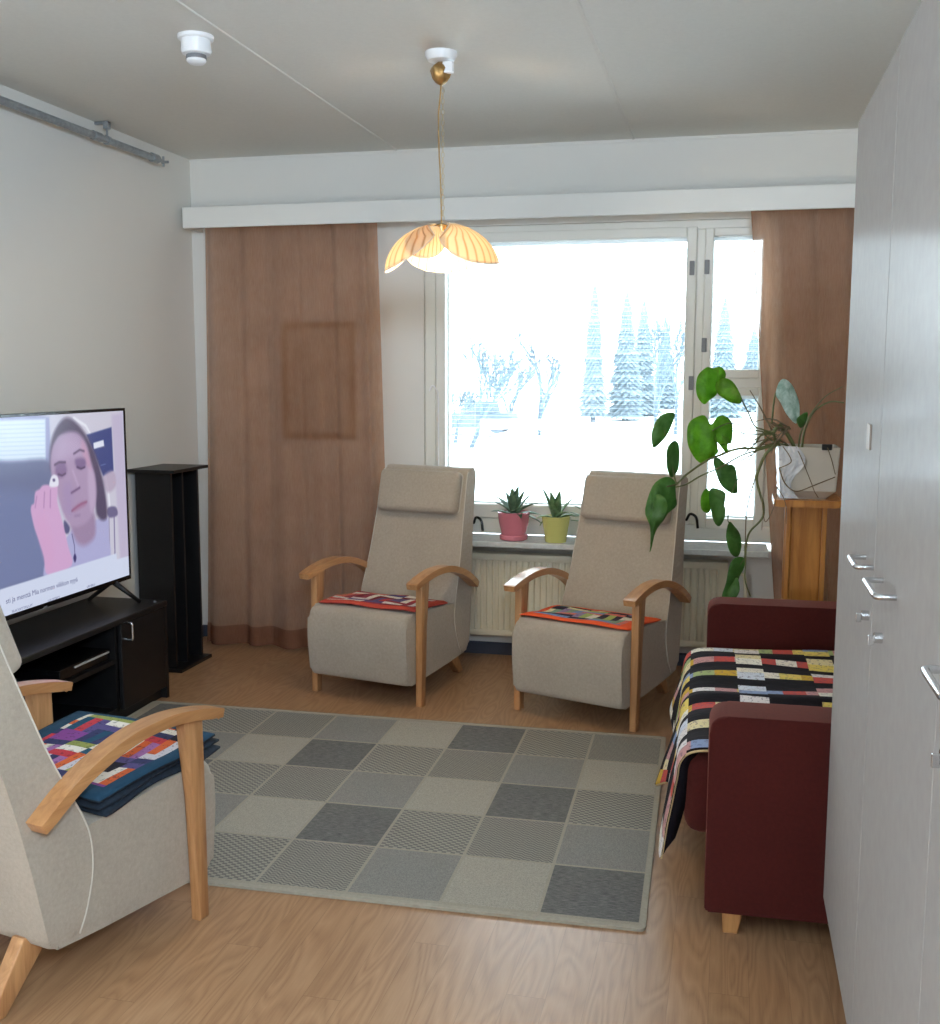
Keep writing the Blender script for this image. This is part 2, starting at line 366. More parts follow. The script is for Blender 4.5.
def quilt(name, palette, cw, ch, base=None, border=None, bw=.03, size=(1, 1), mode='patch'):
    """UV (metres) patchwork: cells of random cloth, split into strips; border cloth round the edge"""
    m, nt, b = nm(name)
    tc = N(nt, 'ShaderNodeTexCoord'); sp = N(nt, 'ShaderNodeSeparateXYZ'); nt.links.new(tc.outputs['UV'], sp.inputs[0])
    U, V = sp.outputs[0], sp.outputs[1]
    n = len(palette)
    def pick(a, bb, seed):
        cv = N(nt, 'ShaderNodeCombineXYZ'); nt.links.new(a, cv.inputs[0]); nt.links.new(bb, cv.inputs[1]); cv.inputs[2].default_value = seed
        wn = N(nt, 'ShaderNodeTexWhiteNoise', noise_dimensions='3D'); nt.links.new(cv.outputs[0], wn.inputs[0])
        return ramp(nt, wn.outputs[0], [(i / n, p) for i, p in enumerate(palette)], 'CONSTANT'), wn.outputs[0]
    if mode == 'sofa':
        # wide columns: thin coloured strips between broad black; narrow columns: stacked coloured patches
        per = .25
        u1 = math_(nt, 'FRACT', math_(nt, 'DIVIDE', U, per)); narrow = math_(nt, 'GREATER_THAN', u1, .64)
        rowp = .185
        vv = math_(nt, 'DIVIDE', math_(nt, 'ADD', V, math_(nt, 'MULTIPLY', narrow, .02)), rowp); fv = math_(nt, 'FRACT', vv); rv = math_(nt, 'FLOOR', vv)
        colW = math_(nt, 'LESS_THAN', fv, .33); 
        f2 = math_(nt, 'FRACT', math_(nt, 'MULTIPLY', vv, 1.0)); colN = math_(nt, 'LESS_THAN', f2, .70)
        on = math_(nt, 'ADD', math_(nt, 'MULTIPLY', colW, math_(nt, 'SUBTRACT', 1, narrow)), math_(nt, 'MULTIPLY', colN, narrow))
        seg = math_(nt, 'FLOOR', math_(nt, 'DIVIDE', U, .072)); 
        sub = math_(nt, 'ADD', math_(nt, 'MULTIPLY', rv, 2), math_(nt, 'MULTIPLY', narrow, math_(nt, 'GREATER_THAN', fv, .35)))
        segN = math_(nt, 'FLOOR', math_(nt, 'DIVIDE', U, per))
        sx = math_(nt, 'ADD', math_(nt, 'MULTIPLY', seg, math_(nt, 'SUBTRACT', 1, narrow)), math_(nt, 'MULTIPLY', math_(nt, 'ADD', segN, 50), narrow))
        col, w = pick(sx, sub, 1.7)
        print_ = noise(nt, tc.outputs['UV'], 70, 2, .7)
        col = mix(nt, math_(nt, 'MULTIPLY', math_(nt, 'GREATER_THAN', print_, .58), .55), col, rgb(90, 80, 110))
        c = mix(nt, on, base, col)
    else:
        ru = math_(nt, 'FLOOR', math_(nt, 'DIVIDE', U, cw)); 
        sh = math_(nt, 'MULTIPLY', math_(nt, 'FRACT', math_(nt, 'MULTIPLY', ru, .618)), ch)
        vq = math_(nt, 'DIVIDE', math_(nt, 'ADD', V, sh), ch); rv = math_(nt, 'FLOOR', vq)
        dirn = math_(nt, 'MODULO', math_(nt, 'ABSOLUTE', math_(nt, 'ADD', ru, rv)), 2)
        fu = math_(nt, 'FRACT', math_(nt, 'DIVIDE', U, cw)); fv = math_(nt, 'FRACT', vq)
        t = math_(nt, 'ADD', math_(nt, 'MULTIPLY', fu, dirn), math_(nt, 'MULTIPLY', fv, math_(nt, 'SUBTRACT', 1, dirn)))
        k = math_(nt, 'FLOOR', math_(nt, 'MULTIPLY', t, 3))
        col, w = pick(math_(nt, 'ADD', math_(nt, 'MULTIPLY', ru, 3), k), rv, 3.1)
        print_ = noise(nt, tc.outputs['UV'], 55, 2, .75)
        c = mix(nt, math_(nt, 'MULTIPLY', math_(nt, 'GREATER_THAN', print_, .6), .5), col, base if base else rgb(60, 50, 70))
    if border:
        e = math_(nt, 'MAXIMUM', math_(nt, 'MAXIMUM', math_(nt, 'LESS_THAN', U, bw), math_(nt, 'GREATER_THAN', U, size[0] - bw)),
                  math_(nt, 'MAXIMUM', math_(nt, 'LESS_THAN', V, bw), math_(nt, 'GREATER_THAN', V, size[1] - bw)))
        c = mix(nt, e, c, border)
    nt.links.new(c, b.inputs['Base Color']); b.inputs['Roughness'].default_value = .9; b.inputs['Specular IOR Level'].default_value = .2
    bump(nt, b, noise(nt, tc.outputs['UV'], 25, 3), .5, .008); return m

# ------------------------------------------------------------------ the room
XL, XR, YW, YB, ZC = -2.90, .90, 5.62, -1.6, 2.66
T = .16
struct('floor', box(XL - T, XR + T, YB - T, YW + .28, -.12, 0), M['floor'], label='oak laminate floor')
struct('ceiling', box(XL - T, XR + T, YB - T, YW + .28, ZC, ZC + .12), M['ceiling'])
struct('wall_left', box(XL - T, XL, YB - T, YW + .28, 0, ZC), M['wall'])
struct('wall_right', box(XR, XR + T, YB - T, YW + .28, 0, ZC), M['wall'])
struct('wall_front', box(XL, XR, YB - T, YB, 0, ZC), M['wall'])
WX0, WX1, WZ0, WZ1 = -1.575, .245, .655, 2.262
bm = bmesh.new()
add_box(bm, XL, WX0, YW, YW + .28, 0, ZC); add_box(bm, WX1, XR, YW, YW + .28, 0, ZC)
add_box(bm, WX0, WX1, YW, YW + .28, 0, WZ0 - .04); add_box(bm, WX0, WX1, YW, YW + .28, WZ1, ZC)
struct('wall_back', bm, M['wall'])
struct('baseboard_back', prism([(YW, 0), (YW - .012, 0), (YW - .012, .058), (YW - .006, .066), (YW, .066)], 'x', XL, XR), M['baseboard'])
struct('baseboard_left', prism([(XL, 0), (XL + .012, 0), (XL + .012, .058), (XL + .006, .066), (XL, .066)], 'y', YB, YW - .012), M['baseboard'])
for i, x in enumerate((-1.718, -.494)):
    struct('trim_%d' % (i + 1), prism([(x - .007, ZC), (x - .004, ZC - .004), (x + .004, ZC - .004), (x + .007, ZC)], 'y', YB, YW), M['ceiling'])
# thin painted bead along the left wall / ceiling corner
struct('trim_3', prism([(YW, ZC), (YW - .006, ZC), (YW - .006, ZC - .014), (YW, ZC - .014)], 'x', XL, XR), M['wall'])

# window
win = bpy.data.objects.new('window_1', None); C.objects.link(win); win['kind'] = 'structure'; win.location = (0, 0, 0)
fy0, fy1 = YW + .02, YW + .12
bm = bmesh.new()
gx0, gx1, sx0, sx1 = -1.462, -.218, -.088, .150      # glass edges of the big pane and of the side panes
gz0, gz1 = .815, 2.180
add_box(bm, WX0, gx0 - .055, fy0, fy1, WZ0 + .085, WZ1 - .045, .004, 1)
add_box(bm, gx1 + .048, sx0 - .040, fy0, fy1, WZ0 + .085, WZ1 - .045, .004, 1)     # post
add_box(bm, sx1 + .040, WX1, fy0, fy1, WZ0 + .085, WZ1 - .045, .004, 1)
add_box(bm, WX0, WX1, fy0, fy1, WZ1 - .045, WZ1, .004, 1)
add_box(bm, WX0, WX1, fy0, fy1, WZ0, WZ0 + .085, .004, 1)
add_box(bm, sx0 - .040, sx1 + .040, fy0, fy1, 1.435, 1.487, .004, 1)
obj('window_frame', bm, M['window_paint'], win)
def sash(x0, x1, z0, z1, y0, b=.05, bb=None):
    bb = bb or b
    bm = bmesh.new(); y1 = y0 + .055
    add_box(bm, x0 - b, x0, y0, y1, z0 - bb, z1 + b, .006, 2); add_box(bm, x1, x1 + b, y0, y1, z0 - bb, z1 + b, .006, 2)
    add_box(bm, x0, x1, y0, y1, z1, z1 + b, .006, 2); add_box(bm, x0, x1, y0, y1, z0 - bb, z0, .006, 2)
    return bm
def pane(x0, x1, z0, z1, y): return box(x0 - .01, x1 + .01, y, y + .004, z0 - .01, z1 + .01)
for (x0, x1, z0, z1, b, bb) in ((gx0, gx1, gz0, gz1, .05, .075), (sx0, sx1, 1.525, gz1, .042, .042), (sx0, sx1, .775, 1.395, .042, .055)):
    s = obj('sash', sash(x0, x1, z0, z1, fy0 - .012, b, bb), M['window_paint'], win)
    obj('glass_pane', pane(x0, x1, z0, z1, fy0 + .02), M['glass'], s)
    o2 = obj('sash', sash(x0 + .004, x1 - .004, z0 + .004, z1 - .004, fy0 + .07, b, bb * .9), M['window_paint'], win)
    obj('glass_pane', pane(x0, x1, z0, z1, fy0 + .10), M['glass'], o2)
for (u, v) in ((692, 268), (707, 267), (704, 345), (691, 383)):
    p = at_y(u, v, fy0 - .016)
    bm = box(p.x - .012, p.x + .012, fy0 - .022, fy0 - .008, p.z - .035, p.z + .035, .003, 2)
    obj('hinge', bm, M['grey_plastic'], win)
for (u, v) in ((478, 524), (692, 521)):
    p = at_y(u, v, YW - .03)
    bm = tube(smooth_path([(p.x - .03, YW - .0, p.z + .0), (p.x - .01, YW - .03, p.z + .035), (p.x + .02, YW - .04, p.z + .02), (p.x + .03, YW - .045, p.z - .035)]), .007, 8)
    obj('latch', bm, M['black_gloss'], win)
p0 = at_y(438, 395, fy0 - .02); 
bm = tube(smooth_path([(p0.x, fy0 - .012, .84), (p0.x, fy0 - .014, p0.z - .05), (p0.x - .006, fy0 - .016, p0.z + .02), (p0.x - .03, fy0 - .016, p0.z + .05), (p0.x - .05, fy0 - .012, p0.z + .02)]), .004, 6)
obj('cable', bm, M['white_plastic'], win)
# venetian blinds between the panes
def blind(name, label, x0, x1, z0, z1, n):
    t = thing(name, label, 'blind', ((x0 + x1) / 2, fy0 + .055, z0))
    cx = (x0 + x1) / 2
    bm = bmesh.new()
    for i in range(n):
        z = (i + .5) / n * (z1 - z0 - .02)
        add_box(bm, x0 - cx, x1 - cx, -.006, .006, z - .0004, z + .0004)
    obj('slats', bm, M['white_plastic'], t)
    bm = box(x0 - cx, x1 - cx, -.008, .008, z1 - z0 - .016, z1 - z0 + .0)
    obj('headrail', bm, M['white_plastic'], t)
    for fx in (.12, .88):
        x = x0 + (x1 - x0) * fx - cx; obj('cord', tube([(x, 0, 0), (x, 0, z1 - z0)], .0008, 4), M['white_plastic'], t)
blind('venetian_blind', 'open white venetian blind behind the large window pane', gx0, gx1, gz0, gz1, 62)
blind('venetian_blind', 'open white venetian blind behind the upper narrow window pane', sx0, sx1, 1.525, gz1, 31)
blind('venetian_blind', 'open white venetian blind behind the lower narrow window pane beside the trailing leaves', sx0, sx1, .775, 1.395, 29)

# sill
sill = obj('window_sill', box(-1.64, .218, 5.375, YW + .03, .622, .652, .005, 2), M['sill'])
tag(sill, 'pale grey stone window sill above the radiator', 'window sill', kind='structure')

# pelmet
t = thing('curtain_pelmet', 'long white box pelmet above the window hiding the curtain rails', 'pelmet', (-1.0, 5.42, 2.268))
bm = bmesh.new()
add_box(bm, -1.85, 1.89, 0, .016, 0, .108, .002, 1)
obj('front_board', bm, M['trim'], t)
obj('top_board', box(-1.85, 1.89, .016, .199, .092, .108), M['trim'], t)
obj('end_board', box(-1.85, -1.834, .016, .199, 0, .092), M['trim'], t)
obj('curtain_rail', box(-1.80, 1.85, .06, .085, .07, .09), M['white_plastic'], t)

# radiator
t = thing('radiator', 'long cream panel radiator with vertical flutes under the window sill', 'radiator', (-.68, 5.525, .13))
rx0, rx1 = -.72, .71
def rad_panel():
    bm = bmesh.new(); pts = []
    n = 43; w = (rx1 - rx0 - .06) / n
    pts.append((rx0, -.025)); pts.append((rx0 + .03, -.025))
    for i in range(n):
        a = rx0 + .03 + i * w
        pts += [(a + .10 * w, -.025), (a + .25 * w, -.013), (a + .42 * w, -.013), (a + .57 * w, -.025)]
    pts += [(rx1, -.025), (rx1, -.015), (rx0, -.006)]
    lo, hi = .03, .405
    # fluted field
    A = [bm.verts.new((p[0], p[1], lo)) for p in pts[:-2]]; B = [bm.verts.new((p[0], p[1], hi)) for p in pts[:-2]]
    for i in range(len(A) - 1): bm.faces.new((A[i], A[i + 1], B[i + 1], B[i]))
    add_box(bm, rx0, rx1, -.028, -.012, 0, .032, .004, 2); add_box(bm, rx0, rx1, -.028, -.012, .403, .44, .004, 2)
    add_box(bm, rx0, rx1, -.012, -.006, 0.0, .44)
    return bm
obj('front_panel', rad_panel(), M['radiator'], t, angle=40)
obj('top_grille', box(rx0, rx1, -.012, .05, .425, .44, .003, 1), M['radiator'], t)
obj('side_panel', box(rx0, rx0 + .012, -.012, .05, 0, .425), M['radiator'], t)
obj('side_panel', box(rx1 - .012, rx1, -.012, .05, 0, .425), M['radiator'], t)
obj('back_panel', box(rx0 + .012, rx1 - .012, .035, .05, .02, .42), M['radiator'], t)
for fx in (-.5, .5): obj('bracket', box(fx - .02, fx + .02, .05, .086, .1, .36), M['radiator'], t)
bm = tube(smooth_path([(rx1 + .0, .02, .05), (rx1 + .06, .02, .05), (rx1 + .085, .02, .08), (rx1 + .085, .02, .34), (rx1 + .06, .02, .38), (rx1, .02, .385)]), .009, 8)
obj('pipe', bm, M['radiator'], t, smooth=True)

# curtains
def curtain(name, label, xt0, xt1, xb0, xb1, y, z0, z1, folds, amp, seed, lean=0.0):
    rnd = random.Random(seed)
    t = thing(name, label, 'curtain', ((xt0 + xt1) / 2, y, z0), 0)
    cx = (xt0 + xt1) / 2
    ph = [rnd.uniform(0, 6.28) for _ in range(6)]
    nx, nz = 150, 44
    def pt(i, k, dy=0.0):
        s = i / nx; w = k / nz   # w 0 bottom .. 1 top
        x = (xb0 + (xb1 - xb0) * s) * (1 - w) + (xt0 + (xt1 - xt0) * s) * w - cx
        drift = .35 * (1 - w)
        q = s * folds * 2 * PI + ph[0] + drift * math.sin(3 * s + ph[1])
        f = math.sin(q) * .6 + .35 * math.sin(q * .47 + ph[2] + drift) + .22 * math.sin(q * 1.83 + ph[3] - drift)
        f = math.copysign(abs(f) ** .8, f)
        a = amp * (.75 + .35 * (1 - w))
        yy = f * a + dy + lean * (1 - w) ** 3 * (-1)
        xx = x + .012 * math.cos(q) * (1 if 0 < i < nx else 0)
        return (xx, yy, w * (z1 - z0))
    def sheet(k0, k1, dy=0.0):
        bm = bmesh.new(); g = []
        for k in range(k0, k1 + 1): g.append([bm.verts.new(pt(i, k, dy)) for i in range(nx + 1)])
        for a, b_ in zip(g, g[1:]):
            for i in range(nx): bm.faces.new((a[i], a[i + 1], b_[i + 1], b_[i]))
        return bm
    obj('fabric', sheet(0, nz), M['sheer'], t, smooth=True)
    obj('hem', sheet(0, 2, -.004), M['sheer_hem'], t, smooth=True)
    obj('heading', sheet(nz - 1, nz, -.004), M['sheer_hem'], t, smooth=True)
    return t
curtain('curtain', 'sheer brown floor-length curtain hanging left of the window', -2.765, -1.785, -2.80, -1.72, 5.49, .012, 2.33, 5.5, .040, 3, .04)
curtain('curtain', 'sheer brown curtain over the right edge of the window behind the wooden plant stand', .085, .80, .30, .84, 5.485, .012, 2.33, 4.2, .038, 11)
# framed board on the wall seen through the curtain
t = thing('framed_panel', 'square framed panel on the wall faintly seen through the left curtain', 'panel', (-2.168, YW, 1.15))
bm = bmesh.new()
for (a, b_, c, d) in ((-.207, .207, 0, .03), (-.207, .207, .60, .63), (-.207, -.177, .03, .60), (.177, .207, .03, .60)):
    add_box(bm, a, b_, -.022, 0, c, d, .002, 1)
obj('frame', bm, plain('panel_frame_brown', rgb(152, 134, 118), .5), t)
obj('panel', box(-.177, .177, -.008, 0, .03, .60), plain('panel_face', rgb(198, 192, 182), .7), t)

# sprinkler pipe
t = thing('sprinkler_pipe', 'galvanised sprinkler pipe running along the left wall under the ceiling', 'pipe', (-2.84, 5.2, 2.575))
obj('pipe', tube([(0, -5.6, 0), (0, -.03, 0)], .0165, 14), M['zinc'], t, angle=50)
obj('coupling', tube([(0, -.62, 0), (0, -.56, 0)], .021, 14), M['zinc'], t, angle=50)
obj('coupling', tube([(0, -.10, 0), (0, -.045, 0)], .023, 12), M['zinc'], t, angle=50)
bm = lathe([(.006, -.03), (.010, -.028), (.010, 0), (.006, .002)], (0, 0, 0), 12)
bmesh.ops.rotate(bm, verts=bm.verts, cent=(0, 0, 0), matrix=Matrix.Rotation(-PI / 2, 3, 'X'))
add_tube(bm, [(0, -.03, 0), (0, .025, 0)], .008, 8); add_tube(bm, [(0, .02, -.025), (0, .02, .025)], .006, 8)
add_tube(bm, [(-.02, .035, 0), (.02, .035, 0)], .007, 8)
obj('sprinkler_head', bm, M['zinc'], t)
bm = bmesh.new()
add_tube(bm, [(0, -.50, -.02), (0, -.50, .045), (0, -.50, .082)], .005, 8); add_box(bm, -.012, .012, -.515, -.485, .05, .084, .002, 1)
add_box(bm, -.058, .012, -.512, -.488, .072, .084, .002, 1)
obj('hanger', bm, M['zinc'], t)
obj('pipe_clamp', tube([(0, -.512, 0), (0, -.488, 0)], .021, 14), M['zinc'], t)

# smoke detector
t = thing('smoke_detector', 'round white smoke detector on the ceiling left of the hanging lamp', 'smoke detector', (-1.83, 3.617, ZC))
obj('base', lathe([(.062, 0), (.062, -.010), (.058, -.014), (.03, -.014)], n=40), M['white_plastic'], t, angle=40)
obj('body', lathe([(.05, -.014), (.052, -.05), (.048, -.06), (.040, -.064)], n=40), M['white_plastic'], t, angle=40)
obj('vent_ring', lathe([(.034, -.064), (.036, -.078), (.020, -.078)], n=24), M['grey_plastic'], t, angle=40)
obj('cap', lathe([(.034, -.078), (.034, -.084), (.026, -.092), (.008, -.094)], n=32), M['white_plastic'], t, angle=40)

# ------------------------------------------------------------------ pendant lamp
LX, LY = -1.050, 3.99
lamp = thing('pendant_lamp', 'hanging lamp with an overlapping amber petal shade and lit bulb', 'lamp', (LX, LY, 1.853))
zc = ZC - 1.853
obj('ceiling_rose', lathe([(.058, zc), (.058, zc - .012), (.048, zc - .03), (.02, zc - .036)], n=36), M['white_plastic'], lamp, angle=40)
bm = lathe([(.014, zc - .036), (.034, zc - .052), (.038, zc - .062), (.030, zc - .09), (.020, zc - .105), (.006, zc - .115)], n=16)
for k, v in enumerate(bm.verts):
    a = math.atan2(v.co.y, v.co.x); s = 1 + .1 * math.cos(a * 6); v.co.x *= s; v.co.y *= s
obj('canopy_cup', bm, M['brass'], lamp, angle=50)
obj('terminal_block', box(.012, .05, -.03, -.005, zc - .08, zc - .04, .004, 2), M['white_plastic'], lamp)
cz0 = .19
cord = [(0, 0, zc - .11), (-.004, 0, zc - .16), (-.010, .0, zc - .22), (-.008, 0, zc - .35), (-.004, 0, zc - .42), (0, 0, cz0 + .06), (.0, 0, cz0)]
obj('cord', tube(smooth_path(cord), .0028, 6), M['brass'], lamp, smooth=True)
bm = bmesh.new(); nl = 26
for i in range(nl):
    z = cz0 + .01 + (zc - .125 - cz0) * i / nl; r_ = .006; zz = .011
    ring = []
    for k in range(8):
        a = 2 * PI * k / 8
        ring.append((.006 + (r_ * math.cos(a) if i % 2 else 0), (0 if i % 2 else r_ * math.cos(a)), z + zz * math.sin(a)))
    add_tube(bm, ring, .0012, 4, closed=True)
ch = obj('chain', bm, plain('pale_brass_chain', rgb(214, 200, 168), .35, .5), lamp)
obj('lamp_holder', lathe([(.010, .20), (.024, .195), (.026, .14), (.020, .12)], n=20), M['brass'], lamp, angle=40)
em, nt, b = nm('lit_bulb'); b.inputs['Emission Color'].default_value = (1, .82, .52, 1); b.inputs['Emission Strength'].default_value = 14
b.inputs['Base Color'].default_value = (1, .95, .85, 1)
bl = lathe([(.012, .125), (.018, .11), (.034, .092), (.042, .070), (.037, .045), (.018, .032), (.004, .029)], n=24)
obj('bulb', bl, em, lamp, smooth=True)
def petal_mat(name, c1, c2, tr=.55, em_=0):
    m, nt, b = nm(name)
    tc = N(nt, 'ShaderNodeTexCoord'); sp = N(nt, 'ShaderNodeSeparateXYZ'); nt.links.new(tc.outputs['UV'], sp.inputs[0])
    s = math_(nt, 'FRACT', math_(nt, 'MULTIPLY', sp.outputs[0], 13))
    s = math_(nt, 'SMOOTH_MIN', math_(nt, 'MULTIPLY', math_(nt, 'ABSOLUTE', math_(nt, 'SUBTRACT', s, .5)), 5), 1.0, .2)
    col = mix(nt, s, c2, c1)
    d = N(nt, 'ShaderNodeBsdfTranslucent'); nt.links.new(col, d.inputs[0]); nt.links.new(col, b.inputs['Base Color']); b.inputs['Roughness'].default_value = .3
    mx = N(nt, 'ShaderNodeMixShader'); mx.inputs[0].default_value = tr
    nt.links.new(b.outputs[0], mx.inputs[1]); nt.links.new(d.outputs[0], mx.inputs[2]); nt.links.new(mx.outputs[0], nt.nodes['Material Output'].inputs[0])
    bump(nt, b, s, .4, .004); return m
M['petal'] = petal_mat('amber_ribbed_petal', rgb(248, 232, 204), rgb(214, 176, 126))
M['petal_white'] = plain('petal_rim', rgb(226, 216, 198), .4, var=.03)
def petal(az0, az1, s1, rad, hgt, z0, lift, skew):
    """seashell petal: a patch of a dome between two azimuths, its free edge rounded, one side lifted over the next"""
    bm = bmesh.new(); uv = bm.loops.layers.uv.new('UVMap'); nu, nv = 20, 30; g = []
    for j in range(nv + 1):
        q = j / nv; e = 2 * q - 1; row = []
        smax = s1 * (.30 + .70 * max(0, 1 - abs(e) ** 2.6) ** .5) * (1 + skew * e)
        for i in range(nu + 1):
            s = .06 + (smax - .06) * i / nu
            th = s * R(84); a = az0 + (az1 - az0) * (q * (.25 + .75 * min(1, s * 1.6)) + .5 * (1 - (.25 + .75 * min(1, s * 1.6))))
            r_ = rad * math.sin(th) * (1 + lift * e * s); z = z0 - hgt * (1 - math.cos(th)) + .018 * e * lift / .08 * s
            row.append(bm.verts.new((r_ * math.cos(a), r_ * math.sin(a), z)))
        g.append(row)
    for j in range(nv):
        for i in range(nu):
            f = bm.faces.new((g[j][i], g[j][i + 1], g[j + 1][i + 1], g[j + 1][i]))
            for l, (a, b_) in zip(f.loops, ((j, i), (j, i + 1), (j + 1, i + 1), (j + 1, i))): l[uv].uv = (a / nv, b_ / nu)
    edge = [g[0][i].co.copy() for i in range(2, nu)] + [g[j][nu].co.copy() for j in range(nv + 1)] + [g[nv][i].co.copy() for i in range(nu - 1, 1, -1)]
    return bm, edge
for (a0, a1, s1, rad, hg, z0, lf, sk) in ((-84, 52, 1.02, .212, .170, .202, .06, -.02), (140, 282, 1.06, .212, .175, .197, .06, .0), (40, 165, 1.0, .20, .17, .194, .05, 0), (232, 296, .86, .19, .185, .188, -.05, .0)):
    bm, edge = petal(R(a0), R(a1), s1, rad, hg, z0, lf, sk)
    o = obj('petal', bm, M['petal'], lamp, smooth=True)
    sm = o.modifiers.new('thick', 'SOLIDIFY'); sm.thickness = .0025
    obj('petal_rim', tube(edge, .0026, 5), M['petal_white'], o, smooth=True)
ld = bpy.data.lights.new('bulb_light', 'POINT'); ld.energy = 9; ld.color = (1, .78, .5); ld.shadow_soft_size = .035
lo = bpy.data.objects.new('bulb_light', ld); C.objects.link(lo); lo.location = (LX, LY, 1.865)

# ------------------------------------------------------------------ armchair
def armchair(name, label):
    t = thing(name, label, 'armchair', group='beige high-backed armchairs with wooden arms')
    hw = .262
    seat = round_poly([(-.325, .10), (-.345, .30), (-.335, .435), (.14, .405), (.28, .36), (.26, .14), (.10, .125)], [.035, .05, .06, .02, .02, .02, .02], 6)
    obj('seat', prism(seat, 'x', -hw, hw, .028, 4), M['upholstery'], t, angle=50)
    back = round_poly([(.345, 1.036), (.318, .99), (.228, .66), (.172, .50), (.132, .41), (.126, .31), (.165, .20), (.205, .14), (.29, .15), (.305, .30), (.348, .66), (.423, .998), (.418, 1.041)],
                      [.02, .05, .06, .06, .08, .08, .05, .02, .03, .1, .2, .03, .02], 5)
    bm = prism(back, 'x', -hw - .004, hw + .004, .022, 4)
    for v in bm.verts:
        k = max(0, min(1, (v.co.z - .42) / .5)); v.co.x *= 1 - .10 * k
    backo = obj('backrest', bm, M['upholstery'], t, angle=50)
    # headrest cushion, tilted with the back
    hr = bmesh.new(); add_box(hr, -.222, .222, -.035, .035, -.105, .105, .026, 4)
    for v in hr.verts:
        v.co.y -= .010 * math.cos(v.co.x / .222 * PI / 2) + .006 * math.cos(v.co.z / .105 * PI / 2) if v.co.y < 0 else 0
    mt = Matrix.Translation((0, .270, .922)) @ Matrix.Rotation(R(-15), 4, 'X')
    bmesh.ops.transform(hr, matrix=mt, verts=hr.verts)
    for sx_ in (-1, 1):
        front = [(.336, 1.022), (.313, .975), (.227, .66), (.176, .51), (.146, .43), (.131, .36), (.138, .28), (.168, .20), (.20, .148)]
        pp = smooth_path([(sx_ * (hw + .004) * (1 - .10 * max(0, min(1, (z - .42) / .5))), y, z) for y, z in front], 4)
        obj('piping', tube(pp, .0024, 6), M['piping'], backo, smooth=True)
    h = obj('headrest', hr, M['upholstery'], t, angle=60)
    loop = round_poly([(-.219, -.102), (.219, -.102), (.219, .102), (-.219, .102)], .03, 5)
    obj('piping', tube([mt @ Vector((x, .026, z)) for x, z in loop], .0035, 6, True), M['piping'], h, smooth=True)
    for s in (-1, 1):
        # post: tapered slat under the arm
        bm = bmesh.new()
        x0, x1 = s * (hw + .004), s * (hw + .036)
        prof = [(-.262, 0), (-.224, 0), (-.212, .35), (-.182, .585), (-.258, .585), (-.258, .35)]
        add_prism(bm, prof, 'x', min(x0, x1), max(x0, x1), .004, 2)
        obj('leg', bm, M['beech'], t, angle=50)
        top = [(-.335, .578), (-.30, .588), (-.23, .604), (-.13, .617), (-.01, .614), (.10, .590), (.21, .547), (.315, .484)]
        tp = smooth_path([(0, a, b_) for a, b_ in top], 4)
        prof = [(p.y, p.z) for p in tp]; low = []
        for i, p in enumerate(tp):
            d = (tp[min(i + 1, len(tp) - 1)] - tp[max(i - 1, 0)]).normalized(); nrm = Vector((0, d.z, -d.y))
            th = .026 if i < 4 else .030
            q = p + nrm * th; low.append((q.y, q.z))
        bm = bmesh.new()
        xa, xb = s * (hw - .004), s * (hw + .052)
        add_prism(bm, prof + low[::-1], 'x', min(xa, xb), max(xa, xb), .005, 2)
        obj('armrest', bm, M['beech_arm'], t, angle=40)
        # rear leg, short and splayed backwards
        bm = bmesh.new()
        add_prism(bm, [(.18, .155), (.275, .165), (.385, 0), (.335, 0)], 'x', min(s * .15, s * .19), max(s * .15, s * .19), .004, 2)
        obj('leg', bm, M['beech'], t, angle=50)
    return t
M['beech_arm'] = wood('lacquered_beech_arm', rgb(198, 146, 96), rgb(170, 116, 72), 'Y', 4, .3, .3)
ch1 = armchair('armchair', 'beige armchair in front of the left curtain, red quilt on its seat')
ch1.location = (-1.538, 4.924, 0); ch1.rotation_euler = (0, 0, R(-12.7))
ch2 = copy_tree(ch1); ch2['label'] = 'beige armchair right of centre before the window, orange-edged quilt on its seat'
ch2.location = (-.529, 4.828, 0); ch2.rotation_euler = (0, 0, R(-19))
ch3 = copy_tree(ch1); ch3['label'] = 'beige armchair nearest the camera at left, seen from behind, teal quilt on its seat'
ch3.location = (-1.712, 2.44, 0); ch3.rotation_euler = (0, 0, R(167))
for ch in ch3.children:      # this one is reclined a little further
    if ch.name.startswith(('backrest', 'headrest')):
        ch.matrix_local = Matrix.Translation((0, .2, .42)) @ Matrix.Rotation(R(-5.5), 4, 'X') @ Matrix.Translation((0, -.2, -.42))

